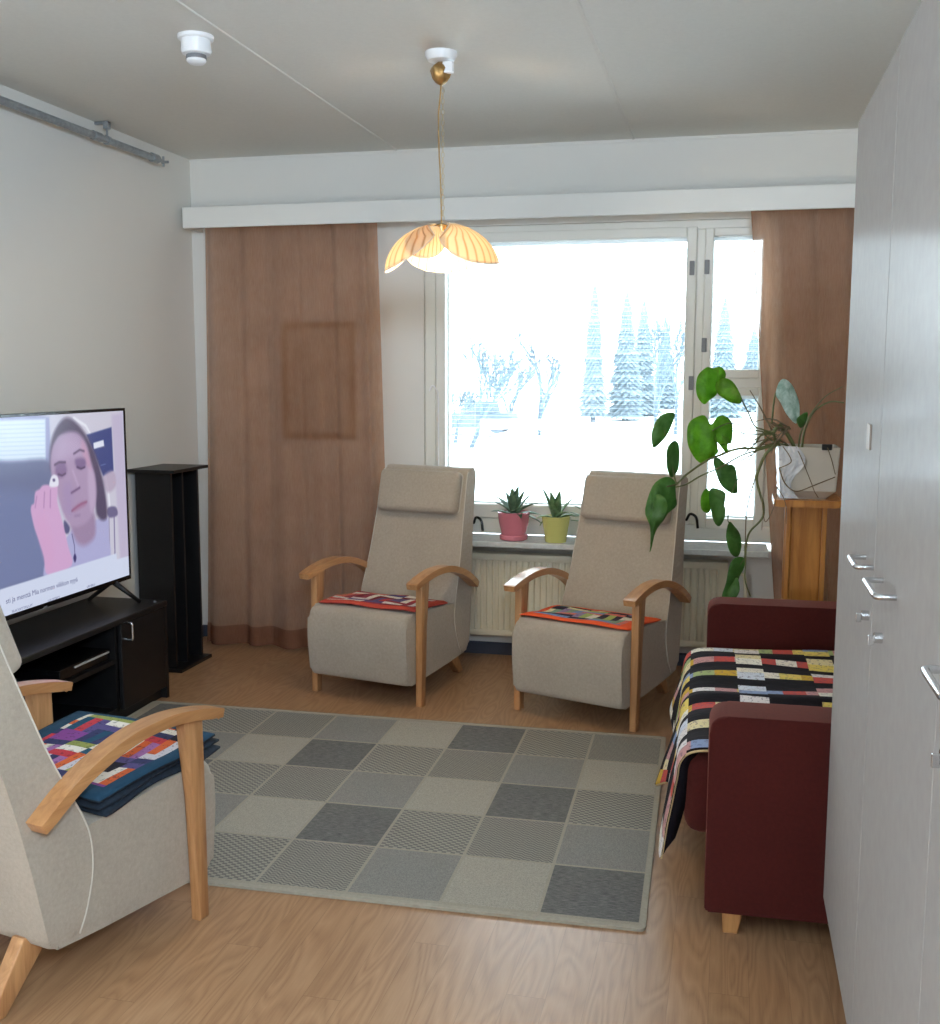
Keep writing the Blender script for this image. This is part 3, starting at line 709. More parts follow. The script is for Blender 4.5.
# seat quilts
def seat_quilt(name, label, chair, mat, edge_mat, x0, x1, y0, y1, zf, zb, th, seed, layers=1, rot=0):
    rnd = random.Random(seed); ph = [rnd.uniform(0, 6) for _ in range(8)]
    root = thing(name, label, 'quilt', chair.location, chair.rotation_euler.z, 'folded patchwork quilts on armchair seats')
    cx, cy = (x0 + x1) / 2, (y0 + y1) / 2
    for L in range(layers):
        bm = bmesh.new(); uv = bm.loops.layers.uv.new('UVMap'); n = 30; g = []
        gr = .006 * L
        W, H = (x1 - x0), (y1 - y0)
        base = L * (th + .003)
        top = L == layers - 1
        def P(i, j, up):
            u, v = i / n, j / n
            wx = .006 * math.sin(7 * v + ph[0] + L * 2) ; wy = .006 * math.sin(6 * u + ph[1] + L * 1.3)
            x = x0 + W * u + wx + (gr if not top else 0) * (u - .5) * -2; y = y0 + H * v + wy + (gr * (v - .5) * 2 if not top else 0)
            x, y = x - cx, y - cy; c, s_ = math.cos(rot), math.sin(rot); x, y = x * c - y * s_ + cx, x * s_ + y * c + cy
            z = zf + (zb - zf) * v + base + .004 * math.sin(11 * u + ph[2]) * math.sin(9 * v + ph[3])
            e = min(u, 1 - u, v, 1 - v); rr = min(1, e / .04)
            z += (th * (.35 + .65 * math.sqrt(1 - (1 - rr) ** 2))) if up else 0
            return (x, y, max(z, 0))
        T_ = [[bm.verts.new(P(i, j, True)) for i in range(n + 1)] for j in range(n + 1)]
        B_ = [[bm.verts.new(P(i, j, False)) for i in range(n + 1)] for j in range(n + 1)]
        def face(vs, uvs, mi):
            f = bm.faces.new(vs); f.material_index = mi
            for l, q in zip(f.loops, uvs): l[uv].uv = q
        for j in range(n):
            for i in range(n):
                us = [(a * W / n, b_ * H / n) for a, b_ in ((i, j), (i + 1, j), (i + 1, j + 1), (i, j + 1))]
                face((T_[j][i], T_[j][i + 1], T_[j + 1][i + 1], T_[j + 1][i]), us, 0)
                face((B_[j][i], B_[j + 1][i], B_[j + 1][i + 1], B_[j][i + 1]), us, 1)
        for i in range(n):
            for (a, b_) in (((0, i), (0, i + 1)), ((n, i), (n, i + 1)), ((i, 0), (i + 1, 0)), ((i, n), (i + 1, n))):
                face((T_[a[0]][a[1]], T_[b_[0]][b_[1]], B_[b_[0]][b_[1]], B_[a[0]][a[1]]), [(0, 0), (.05, 0), (.05, .01), (0, .01)], 1)
        o = obj('patchwork_top' if top else 'folded_layer', bm, [mat if top else edge_mat, edge_mat], root, smooth=True)
    return root
q1 = quilt('red_patchwork', [rgb(190, 70, 66), rgb(232, 226, 216), rgb(96, 84, 130), rgb(120, 40, 50), rgb(214, 206, 206), rgb(206, 110, 90), rgb(150, 60, 76)],   .10, .11, rgb(90, 60, 80), rgb(190, 76, 60), .024, (.50, .36))
q2 = quilt('orange_patchwork', [rgb(228, 222, 208), rgb(120, 150, 196), rgb(50, 40, 62), rgb(170, 186, 108), rgb(150, 130, 168), rgb(214, 120, 110), rgb(36, 32, 50), rgb(226, 214, 170), rgb(132, 160, 136)], .10, .11, rgb(50, 44, 66), rgb(226, 92, 50), .04, (.50, .36))
q3 = quilt('teal_patchwork', [rgb(224, 220, 208), rgb(136, 76, 150), rgb(232, 228, 220), rgb(60, 64, 104), rgb(38, 84, 110), rgb(160, 110, 170), rgb(150, 160, 90), rgb(196, 64, 76), rgb(40, 40, 52), rgb(210, 206, 214), rgb(92, 84, 136), rgb(214, 104, 60)], .085, .10, rgb(40, 40, 60), rgb(40, 74, 98), .03, (.47, .44))
e1 = plain('red_cotton', rgb(180, 70, 58), .9, var=.15, vscale=40); e2 = plain('orange_cotton', rgb(214, 82, 44), .9, var=.1)
e3 = plain('navy_print_cotton', rgb(26, 38, 52), .9, var=.5, vscale=60)
seat_quilt('patchwork_quilt', 'folded red and white patchwork quilt on the armchair beside the left curtain', ch1, q1, e1, -.245, .262, -.27, .06, .440, .418, .016, 1)
seat_quilt('patchwork_quilt', 'flat orange-bordered multicoloured quilt on the armchair before the window', ch2, q2, e2, -.262, .262, -.27, .08, .440, .416, .010, 2)
seat_quilt('patchwork_quilt', 'thickly folded teal and purple quilt on the armchair nearest the camera', ch3, q3, e3, -.264, .245, -.36, .10, .440, .416, .016, 5, 3, R(2))

# ------------------------------------------------------------------ rug
rug = thing('rug', 'grey and beige checked flatweave rug in the middle of the floor', 'rug', (-.172, 2.815, 0), R(1.1))
RWD, RHT = 2.32, 1.62
bm = bmesh.new()
add_box(bm, -RWD + .012, -.012, .012, RHT - .012, .0005, .009)
obj('woven_field', bm, M['rug'], rug)
loop = round_poly([(-RWD, 0), (0, 0), (0, RHT), (-RWD, RHT)], .02, 3)
inner = round_poly([(-RWD + .016, .016), (-.016, .016), (-.016, RHT - .016), (-RWD + .016, RHT - .016)], .012, 3)
bm = bmesh.new()
lo_ = [bm.verts.new((x, y, .0005)) for x, y in loop]; hi_ = [bm.verts.new((x * 1, y, .009)) for x, y in loop]; ih = [bm.verts.new((x, y, .0105)) for x, y in inner]; il = [bm.verts.new((x, y, .0005)) for x, y in inner]
n = len(loop)
for i in range(n):
    j = (i + 1) % n
    for A, B in ((lo_, hi_), (hi_, ih), (ih, il)): bm.faces.new((A[i], A[j], B[j], B[i]))
obj('binding', bm, M['rug_edge'], rug)

# ------------------------------------------------------------------ sofa
SX, SY0, SY1 = -.018, 2.85, 4.45
sofa = thing('sofa', 'rust-red two-seat sofa at right with a black patchwork blanket on it', 'sofa', (SX, SY0, 0), R(1.2))
L = SY1 - SY0; at = .145
for y0, y1 in ((0, at), (L - at, L)):
    prof = round_poly([(0, .062), (.0, .608), (.86, .608), (.86, .062)], [.01, .05, .05, .01], 6)
    obj('armrest', prism(prof, 'y', y0, y1, .022, 4), M['sofa'], sofa, angle=50)
obj('base', box(.015, .80, at, L - at, .075, .285, .01, 2), M['sofa'], sofa, angle=50)
for y0, y1 in ((at + .003, L / 2 - .003), (L / 2 + .003, L - at - .003)):
    bm = box(-.062, .62, y0, y1, .235 - .028, .436, .045, 5)
    for v in bm.verts: v.co.z += .008 * math.sin(PI * (v.co.x + .062) / .68) * (1 if v.co.z > .33 else 0)
    obj('seat_cushion', bm, M['sofa'], sofa, angle=60)
    bm = prism(round_poly([(.60, .43), (.68, .80), (.80, .82), (.82, .43)], .05, 5), 'y', y0, y1, .035, 4)
    obj('back_cushion', bm, M['sofa'], sofa, angle=60)
obj('back_panel', prism(round_poly([(.78, .075), (.80, .70), (.868, .70), (.868, .075)], .02, 4), 'y', at, L - at, .01, 2), M['sofa'], sofa, angle=50)
for (lx, ly) in ((.045, .012), (.045, L - .07), (.76, .012), (.76, L - .07)):
    obj('leg', prism([(lx + .006, 0), (lx + .045, 0), (lx + .058, .072), (lx, .072)], 'y', ly, ly + .055, .003, 1), M['sofa_leg'], sofa)

# blanket over the sofa seat, hanging over the front edge
sq = quilt('black_patchwork_blanket', [rgb(226, 214, 170), rgb(196, 84, 76), rgb(214, 222, 236), rgb(226, 206, 110), rgb(236, 232, 220), rgb(140, 160, 200), rgb(198, 150, 150), rgb(168, 186, 130), rgb(230, 226, 228), rgb(206, 168, 60)],
           .1, .1, rgb(24, 20, 28), mode='sofa')
def blanket():
    root = thing('patchwork_blanket', 'black patchwork blanket spread over the red sofa seat and hanging off its front', 'blanket', (SX, SY0, 0), R(1.2))
    # cross profile (x,z) from back of seat to the front and down, with arclength
    prof = smooth_path([(.60, 0, .462), (.40, 0, .463), (.15, 0, .462), (.02, 0, .458), (-.045, 0, .446), (-.075, 0, .415), (-.085, 0, .36), (-.092, 0, .30), (-.10, 0, .24), (-.104, 0, .19), (-.108, 0, .14)], 5)
    ln = [0]
    for a, b_ in zip(prof, prof[1:]): ln.append(ln[-1] + (b_ - a).length)
    nv = 70; bm = bmesh.new(); uv = bm.loops.layers.uv.new('UVMap'); g = []
    y0, y1 = at + .004, 1.315
    for j in range(nv + 1):
        v = j / nv; row = []
        hang = .56 + .16 * math.exp(-((v - .02) / .10) ** 2) + .20 * math.exp(-((v - .40) / .22) ** 2) - .02 * v   # how far the front flap drops
        for i, p in enumerate(prof):
            s = ln[i]; q = Vector(p)
            drop = max(0, (s - .72)) / (ln[-1] - .72)
            y = y0 + (y1 - y0) * v
            if drop > 0:
                dz = (q.z - .40); q.z = .40 + dz * (.55 + .5 * math.exp(-((v - .03) / .12) ** 2) + .38 * math.exp(-((v - .50) / .20) ** 2))
                q.x -= drop * (.006 + .012 * math.sin(16 * v + .6) + .030 * math.exp(-((v - .42) / .14) ** 2))
                y += drop * .05 * math.sin(9 * v)
            else:
                q.z += .006 * math.sin(13 * v + 1) * math.sin(9 * s + .5) + .004 * math.sin(31 * v) + .006 + .012 * math.exp(-((v - .42) / .03) ** 2)
            row.append(bm.verts.new((q.x, y, q.z)))
        g.append(row)
    for j in range(nv):
        for i in range(len(prof) - 1):
            f = bm.faces.new((g[j][i], g[j][i + 1], g[j + 1][i + 1], g[j + 1][i]))
            for l, (a, b_) in zip(f.loops, ((j, i), (j, i + 1), (j + 1, i + 1), (j + 1, i))):
                l[uv].uv = (ln[b_], (y1 - y0) * a / nv + .01 * math.sin(7 * ln[b_]))
    ia = next(i for i, s_ in enumerate(ln) if s_ > .66); back = []
    for i in range(ia, len(prof)):
        p_ = g[0][i].co; k = (i - ia) / (len(prof) - 1 - ia)
        back.append(bm.verts.new((p_.x + .030 + .012 * math.sin(3 * k), p_.y + .035, p_.z + .05 * k)))
    for a in range(len(back) - 1):
        f = bm.faces.new((g[0][ia + a], back[a], back[a + 1], g[0][ia + a + 1]))
        for l in f.loops: l[uv].uv = (.04, .125)
    edges = [[g[0][i].co.copy() for i in range(len(prof))], [g[nv][i].co.copy() for i in range(len(prof))], [g[j][-1].co.copy() for j in range(nv + 1)]]
    o = obj('patchwork_cloth', bm, sq, root, smooth=True)
    s = o.modifiers.new('thick', 'SOLIDIFY'); s.thickness = .006; s.offset = 1
    bm = bmesh.new()
    for e in edges: add_tube(bm, e, .004, 6)
    obj('binding', bm, plain('cream_binding', rgb(196, 172, 128), .9, var=.1), root, smooth=True)
blanket()

# ------------------------------------------------------------------ wardrobe
WXF = .285
ward = thing('wardrobe', 'tall glossy white wardrobe along the right side of the room', 'wardrobe', (WXF, 0, 0))
ws, nt, b = nm('white_satin_laminate')
v = coords(nt)
df = N(nt, 'ShaderNodeBsdfDiffuse'); gl = N(nt, 'ShaderNodeBsdfGlossy'); gl.inputs['Roughness'].default_value = .20
nt.links.new(ramp(nt, noise(nt, v, 30, 5), [(.3, rgb(166, 165, 165)), (.7, rgb(172, 171, 171))]), df.inputs[0])
mx = N(nt, 'ShaderNodeMixShader')
nt.links.new(ramp(nt, noise(nt, coords(nt, 'Object', (1, 3, 2)), 3, 4), [(.3, (.075, .075, .075, 1)), (.7, (.095, .095, .095, 1))]), mx.inputs[0])
nt.links.new(df.outputs[0], mx.inputs[1]); nt.links.new(gl.outputs[0], mx.inputs[2]); nt.links.new(mx.outputs[0], nt.nodes['Material Output'].inputs[0]); nt.nodes.remove(b)
dy = [2.84, 2.18, 1.512, .846, .18]
obj('carcass', box(.0195, .59, dy[-1] + .001, dy[0] - .001, .13, 2.10), ws, ward)
obj('plinth', box(.06, .59, dy[-1] + .01, dy[0] - .01, 0, .13), ws, ward)
hx = -.033
def bow(y0, y1, z):
    pts = round_poly([(.0, y0), (hx, y0), (hx, y1), (.0, y1)], [0, .012, .012, 0], 4)
    bm = bmesh.new(); add_tube(bm, [(x, y, z) for x, y in pts], .0052, 10)
    return bm
for yy in dy[1:-1]: obj('gap_shade_strip', box(.008, .0195, yy - .008, yy + .008, .15, 2.095), M['grey_plastic'], ward)  # dark strips put behind the door gaps to stand in for their shade
spec = {0: (2.19, 2.315), 1: (1.895, 2.055), 2: (1.30, 1.435), 3: (.62, .76)}
for i in range(4):
    d = obj('door', box(0, .008, dy[i + 1] + .003, dy[i] - .003, .145, 2.10, .0012, 1), ws, ward)
    obj('handle', bow(spec[i][0], spec[i][1], 1.132), M['chrome'], d, angle=60)
    yk = {0: 2.225, 1: 2.035, 2: 1.40, 3: .72}[i]
    bm = bmesh.new(); add_tube(bm, [(0, yk, 1.03), (-.014, yk, 1.03)], .010, 12); add_box(bm, -.024, -.014, yk - .003, yk + .003, 1.016, 1.034, .001, 1)
    obj('lock', bm, M['chrome'], d)
obj('adhesive_plate', box(-.004, 0, 2.315, 2.365, 1.350, 1.402, .001, 1), plain('grey_beige_plate', rgb(160, 150, 142), .5), ward)

# ------------------------------------------------------------------ television bench, television, tower shelf
bench = thing('television_bench', 'low black television bench with open shelf against the left wall', 'television bench', (-2.5, 4.49, 0))
BX = -.385; BL = 1.60; BZ = .46
obj('top_panel', box(BX, .005, -BL, 0, BZ - .025, BZ, .003, 1), M['black'], bench)
obj('side_panel', box(BX, 0, -.022, 0, 0, BZ - .025), M['black'], bench)
obj('side_panel', box(BX, 0, -BL, -BL + .022, 0, BZ - .025), M['black'], bench)
for y in (-.395, -1.19): obj('partition', box(BX + .01, -.02, y - .018, y, .05, BZ - .025), M['black'], bench)
obj('shelf', box(BX + .01, -.02, -1.19, -.413, .265, .283), M['black'], bench)
obj('bottom_panel', box(BX + .01, -.02, -BL + .022, -.022, .05, .068), M['black'], bench)
obj('plinth', box(BX + .03, -.03, -BL + .022, -.022, 0, .05), M['black'], bench)
obj('back_panel', box(BX, BX + .008, -BL + .022, -.022, .05, BZ - .025), M['dark_inside'], bench)
for (a, b_, hy) in ((-.392, -.024, -.345), (-BL + .024, -1.21, -1.25)):
    d = obj('door', box(-.018, 0, a, b_, .055, BZ - .028, .002, 1), M['black'], bench)
    obj('handle', tube(round_poly([(0, 0), (.024, 0), (.024, .08), (0, .08)], .006, 3) and [(0, hy, .355), (.024, hy, .357), (.026, hy, .36), (.026, hy, .425), (.024, hy, .428), (0, hy, .43)], .0055, 8), M['chrome'], d)
for (u, v_) in ((161, 623), (165, 692)):
    p = at_x(u, v_, -2.5)
obj('hinge_cap', lathe([(.008, 0), (.008, .003), (.002, .004)], (-.03, -.05, BZ), 12), M['grey_plastic'], bench)
box_ = thing('set_top_box', 'black set-top box with a silver front strip on the television bench shelf', 'set-top box', (-2.62, 3.86, .283))
obj('casing', box(-.13, .085, -.16, .20, .006, .052, .003, 2), M['black_gloss'], box_)
obj('front_strip', box(.085, .089, -.06, .19, .036, .043), plain('silver_strip', rgb(200, 202, 206), .3, .3), box_)
for dx in (-.1, .06):
    for y in (-.14, .18): obj('foot', lathe([(.008, 0), (.008, .006)], (dx, y, 0), 10), M['black'], box_)

tv = thing('television', 'large flat television showing a person wiping one eye, on the black bench', 'television', (-2.66, 4.455, .46))
TX, TY1, TZ0, TZ1, TW = 0.0, 0.0, .085, .875, 1.40
# recompute from traced corners of the set
c1 = at_x(123, 408, -2.66); c2 = at_x(132, 578, -2.66)
TZ1 = c1.z - .46; TZ0 = c2.z - .46; TY1 = (c1.y + c2.y) / 2 - 4.455; TH = TZ1 - TZ0; TW = TH * 1.75
bm = bmesh.new()
bz = .012
add_box(bm, -.035, -.003, TY1 - TW, TY1, TZ0, TZ1, .004, 2)
obj('casing', bm, M['black_gloss'], tv)
bm = bmesh.new()
add_box(bm, -.004, .003, TY1 - TW, TY1, TZ1 - bz, TZ1, .001, 1); add_box(bm, -.004, .003, TY1 - TW, TY1, TZ0, TZ0 + bz * 1.6, .001, 1)
add_box(bm, -.004, .003, TY1 - bz, TY1, TZ0 + bz * 1.6, TZ1 - bz); add_box(bm, -.004, .003, TY1 - TW, TY1 - TW + bz, TZ0 + bz * 1.6, TZ1 - bz)
obj('bezel', bm, M['black_gloss'], tv)
obj('rear_housing', box(-.075, -.035, TY1 - TW * .85, TY1 - TW * .15, TZ0 + .05, TZ0 + .42, .015, 3), M['black'], tv)
for yy in (TY1 - .13, TY1 - TW + .13):
    bm = bmesh.new()
    for dx, dyy in ((.085, .06), (-.175, .06)):
        add_tube(bm, [(-.018, yy, TZ0 + .012), (dx * .5, yy + dyy * .3, TZ0 * .62), (dx, yy + dyy, .008)], [.014, .011, .009], 8)
    obj('foot', bm, M['black'], tv, smooth=True)
# screen picture: coloured grid painted from soft shapes
S0 = (TY1 - TW + bz, TY1 - bz, TZ0 + bz * 1.6, TZ1 - bz)
def zc_(pts, k=4.655, ox=0, oy=400):        # crop coordinates -> (y, z) on the screen, local to the set
    out = []
    for (a, b_) in pts:
        p = at_x(ox + a / k, oy + b_ / k, -2.659); out.append((p.y - 4.455, p.z - .46))
    return out
ny, nz = 420, 236
Yg, Zg = np.meshgrid(np.linspace(S0[0], S0[1], ny + 1), np.linspace(S0[2], S0[3], nz + 1))
def sdist(poly):
    d = np.full(Yg.shape, 1e9); inside = np.zeros(Yg.shape, bool); n = len(poly)
    for i in range(n):
        ax, ay = poly[i]; bx_, by_ = poly[(i + 1) % n]
        ex, ey = bx_ - ax, by_ - ay; wx, wy = Yg - ax, Zg - ay
        t_ = np.clip((wx * ex + wy * ey) / (ex * ex + ey * ey + 1e-12), 0, 1)
        d = np.minimum(d, (wx - ex * t_) ** 2 + (wy - ey * t_) ** 2)
        cnd = ((ay > Zg) != (by_ > Zg)) & (Yg < (bx_ - ax) * (Zg - ay) / ((by_ - ay) if abs(by_ - ay) > 1e-12 else 1e-12) + ax)
        inside ^= cnd
    d = np.sqrt(d); return np.where(inside, -d, d)
def seg_dist(poly):
    d = np.full(Yg.shape, 1e9)
    for (ax, ay), (bx_, by_) in zip(poly, poly[1:]):
        ex, ey = bx_ - ax, by_ - ay; wx, wy = Yg - ax, Zg - ay
        t_ = np.clip((wx * ex + wy * ey) / (ex * ex + ey * ey + 1e-12), 0, 1)
        d = np.minimum(d, (wx - ex * t_) ** 2 + (wy - ey * t_) ** 2)
    return np.sqrt(d)
img = np.zeros(Yg.shape + (3,)); img[:] = (196, 196, 214)
def smp(poly, n=4):
    P = [Vector((a, b_, 0)) for a, b_ in poly]; m_ = len(P); out = []
    for i in range(m_):
        p0, p1, p2, p3 = P[i - 1], P[i], P[(i + 1) % m_], P[(i + 2) % m_]
        for k in range(n):
            t_ = k / n; q = .5 * ((2 * p1) + (p2 - p0) * t_ + (2 * p0 - 5 * p1 + 4 * p2 - p3) * t_ * t_ + (3 * p1 - p0 - 3 * p2 + p3) * t_ ** 3); out.append((q.x, q.y))
    return out
def paint(pts, col, soft=.004, op=1.0, sm=True):
    global img
    poly = zc_(pts); poly = smp(poly) if sm else poly
    a = np.clip(.5 - sdist(poly) / (2 * soft), 0, 1) * op
    img = img * (1 - a[..., None]) + np.array(col) * a[..., None]
def stroke(pts, col, w, soft=.003, op=1.0):
    global img
    a = np.clip(.5 - (seg_dist(zc_(pts)) - w) / (2 * soft), 0, 1) * op
    img = img * (1 - a[..., None]) + np.array(col) * a[..., None]
paint([(-900, -100), (230, 80), (240, 300), (240, 900), (-900, 1100)], (150, 156, 196), .006, 1, False)
paint([(-800, 120), (212, 88), (214, 282), (-800, 300)], (206, 222, 240), .006, 1, False)
for k in range(9):
    y = 110 + k * 20; stroke([(-600, y + 30), (212, y)], (178, 196, 220), .0016, .002, .7)
paint([(-900, 300), (30, 288), (150, 278), (232, 290), (250, 420), (235, 600), (225, 810), (0, 900), (-900, 1150)], (110, 117, 152), .012)
paint([(-900, 500), (100, 420), (190, 560), (215, 800), (0, 900), (-900, 1150)], (116, 127, 168), .03, .8)
paint([(300, 70), (560, 40), (610, 740), (300, 800)], (200, 198, 214), .004, 1, False)
paint([(520, 70), (570, 60), (605, 730), (560, 740)], (186, 176, 204), .01, .8, False)
stroke([(345, 84), (400, 120), (450, 210), (480, 300), (505, 420), (515, 530)], (226, 228, 240), .006, .004)
paint([(403, 162), (520, 126), (530, 330), (482, 356), (440, 250)], (66, 76, 130), .004, 1, False)
paint([(436, 200), (482, 186), (486, 214), (438, 228)], (222, 226, 240), .003, 1, False)
stroke([(470, 305), (492, 298)], (140, 150, 190), .002, .002, .6)
paint([(482, 356), (530, 330), (540, 400), (500, 430)], (176, 160, 184), .008, .8)
paint([(505, 500), (540, 498), (548, 535), (515, 548), (500, 530)], (110, 104, 140), .005)
stroke([(508, 540), (512, 730)], (128, 120, 160), .003); stroke([(532, 540), (536, 720)], (120, 112, 152), .004)
# shirt, neck, hair, face
paint([(310, 640), (350, 590), (440, 560), (500, 545), (508, 640), (510, 740), (400, 780), (215, 830), (230, 720)], (172, 172, 212), .006)
paint([(335, 560), (430, 520), (446, 580), (440, 640), (400, 676), (365, 668), (340, 620)], (156, 134, 166), .014)
paint([(232, 250), (245, 170), (275, 110), (310, 82), (350, 100), (400, 160), (440, 240), (470, 330), (492, 440), (500, 540), (478, 560), (452, 535), (445, 480), (430, 350), (390, 260), (300, 170), (262, 200), (245, 260), (236, 330)], (88, 78, 104), .010)
paint([(300, 560), (325, 590), (320, 620), (300, 615)], (92, 92, 130), .005)
paint([(236, 290), (246, 220), (275, 170), (320, 148), (365, 155), (400, 200), (420, 270), (440, 340), (450, 420), (444, 490), (425, 545), (390, 580), (345, 590), (310, 560), (285, 500), (265, 430), (245, 370)], (170, 148, 180), .010)
paint([(262, 260), (300, 190), (350, 180), (385, 230), (350, 260), (290, 280)], (184, 166, 198), .02, .6)
paint([(385, 190), (410, 240), (425, 330), (405, 300), (380, 230)], (200, 152, 180), .012, .6)
paint([(412, 320), (440, 350), (446, 460), (425, 520), (412, 430)], (196, 178, 206), .012, .6)
paint([(300, 400), (330, 380), (340, 470), (330, 540), (300, 500)], (160, 140, 184), .02, .5)
paint([(262, 300), (300, 292), (312, 330), (290, 360), (262, 350)], (124, 100, 142), .010, .75)
paint([(352, 276), (392, 272), (400, 300), (380, 322), (356, 312)], (118, 96, 138), .009, .8)
stroke([(256, 302), (275, 290), (305, 290)], (88, 72, 104), .004, .005); stroke([(345, 250), (372, 232), (392, 238)], (90, 74, 106), .004, .005)
stroke([(272, 345), (290, 352), (306, 342)], (84, 68, 100), .003, .004); stroke([(360, 312), (378, 320), (396, 312)], (78, 62, 96), .0035, .004)
stroke([(340, 330), (358, 380), (366, 402)], (196, 176, 208), .004, .008, .7); stroke([(334, 432), (350, 422), (372, 408)], (110, 84, 124), .0045, .005)
stroke([(336, 516), (362, 495), (382, 482), (404, 474)], (128, 74, 108), .003, .006)
paint([(340, 505), (372, 480), (404, 470), (398, 490), (370, 506), (345, 520)], (160, 108, 142), .008, .6)
stroke([(350, 540), (372, 536)], (140, 116, 156), .005, .006, .6)
# hand
paint([(145, 520), (148, 490), (160, 480), (165, 430), (185, 415), (200, 398), (225, 395), (240, 400), (268, 398), (268, 470), (285, 540), (300, 600), (318, 680), (335, 770), (225, 815), (205, 730), (180, 650), (160, 590)], (206, 166, 206), .005)
for (a, b_) in (((165, 500), (172, 450)), ((205, 500), (208, 430)), ((235, 500), (236, 420))):
    stroke([a, b_], (160, 120, 168), .0028, .004, .8)
paint([(170, 560), (220, 560), (250, 700), (230, 780), (200, 700)], (208, 162, 202), .02, .6)
paint([(232, 402), (238, 362), (252, 348), (268, 356), (274, 382), (268, 402)], (226, 226, 240), .004)
paint([(246, 368), (256, 366), (258, 378), (248, 380)], (110, 100, 140), .003)
stroke([(336, 625), (348, 680), (350, 740)], (90, 86, 130), .0025, .002); paint([(342, 735), (350, 715), (357, 735), (350, 757)], (66, 60, 110), .003)
# caption band
paint([(-900, 1180), (10, 880), (542, 714), (546, 742), (600, 726), (612, 822), (60, 1016), (-900, 1330)], (206, 214, 236), .0025, 1, False)
me = bpy.data.meshes.new('screen')
verts = [(.0, float(a), float(b_)) for a, b_ in zip(Yg.ravel(), Zg.ravel())]
faces = [(j * (ny + 1) + i, j * (ny + 1) + i + 1, (j + 1) * (ny + 1) + i + 1, (j + 1) * (ny + 1) + i) for j in range(nz) for i in range(ny)]
me.from_pydata(verts, [], faces)
ca = me.color_attributes.new('picture', 'FLOAT_COLOR', 'POINT')
c = img / 255.0; lin = np.where(c <= .04045, c / 12.92, ((c + .055) / 1.055) ** 2.4)
flat = np.ones((lin.shape[0] * lin.shape[1], 4), dtype=np.float32); flat[:, :3] = lin.reshape(-1, 3)
ca.data.foreach_set('color', flat.ravel())
sm_, nt, b = nm('television_screen')
at_n = N(nt, 'ShaderNodeAttribute', attribute_name='picture')
b.inputs['Base Color'].default_value = (.01, .01, .012, 1); b.inputs['Roughness'].default_value = .22
nt.links.new(at_n.outputs[0], b.inputs['Emission Color']); b.inputs['Emission Strength'].default_value = .50
me.materials.append(sm_)
scr = bpy.data.objects.new('screen', me); C.objects.link(scr); scr.parent = tv
capm, nt, b = nm('caption_ink'); b.inputs['Base Color'].default_value = rgb(20, 20, 30); b.inputs['Emission Color'].default_value = rgb(112, 116, 150); b.inputs['Emission Strength'].default_value = .45
def text(name, s, u, v, u1, size, mat, par, xx):
    """text whose baseline starts at photo point (u,v) on the set's plane"""
    p = at_x(u, v, -2.66 + xx); q = at_x(u1, v, -2.66 + xx)
    cu = bpy.data.curves.new(name, 'FONT'); cu.body = s; cu.size = size; cu.extrude = .0002
    cu.materials.append(mat)
    o = bpy.data.objects.new(name, cu); C.objects.link(o); o.parent = par
    o.rotation_euler = (PI / 2, 0, PI / 2)
    bpy.context.view_layer.update(); w = o.dimensions[0]
    me = bpy.data.meshes.new_from_object(o.evaluated_get(bpy.context.evaluated_depsgraph_get()))
    o2 = bpy.data.objects.new(name, me); C.objects.link(o2); o2.parent = par; o2.rotation_euler = o.rotation_euler
    bpy.data.objects.remove(o); o = o2
    o.location = (xx, p.y - 4.455, p.z - .46); k = abs(q.y - p.y) / max(w, 1e-4); o.scale = (k, 1, 1)
    return o
text('caption', 'sti ja mentt\u00e4 Mia normen viikkon nyy\u00e4', 6, 604, 78.5, .030, capm, tv, .0018)
text('caption', 'SUOSITTELUT', 12, 613, 33, .014, capm, tv, .0018)
text('caption', 'UUTISET', 48, 602, 60, .014, capm, tv, .0018)
text('caption', 'URHEILU', 87, 588, 95, .014, capm, tv, .0018)
p = at_x(46, 611, -2.655)
obj('logo_badge', box(.003, .005, p.y - 4.455 - .012, p.y - 4.455 + .012, TZ0 - .004, TZ0 + .006, .001, 1), plain('silver_badge', rgb(170, 172, 178), .3, .5), tv)

# tower shelf
tw = thing('tower_shelf', 'tall narrow black open tower shelf between the television and the curtain', 'shelf', (-2.76, 5.03, 0))
obj('base_plate', box(-.125, .125, -.165, .165, 0, .018, .002, 1), M['black'], tw)
obj('top_plate', box(-.135, .125, -.185, .185, 1.012, 1.028, .002, 1), M['black'], tw)
bm = bmesh.new()
add_box(bm, -.11, .085, -.145, -.129, .018, 1.012); 
obj('side_panel', bm, M['black'], tw)
obj('side_panel', box(-.11, .085, .129, .145, .018, 1.012), M['black'], tw)
obj('back_panel', box(-.112, -.10, -.129, .129, .018, 1.012), M['dark_inside'], tw)
obj('divider', box(-.10, .075, -.012, .004, .018, 1.012), M['black'], tw)

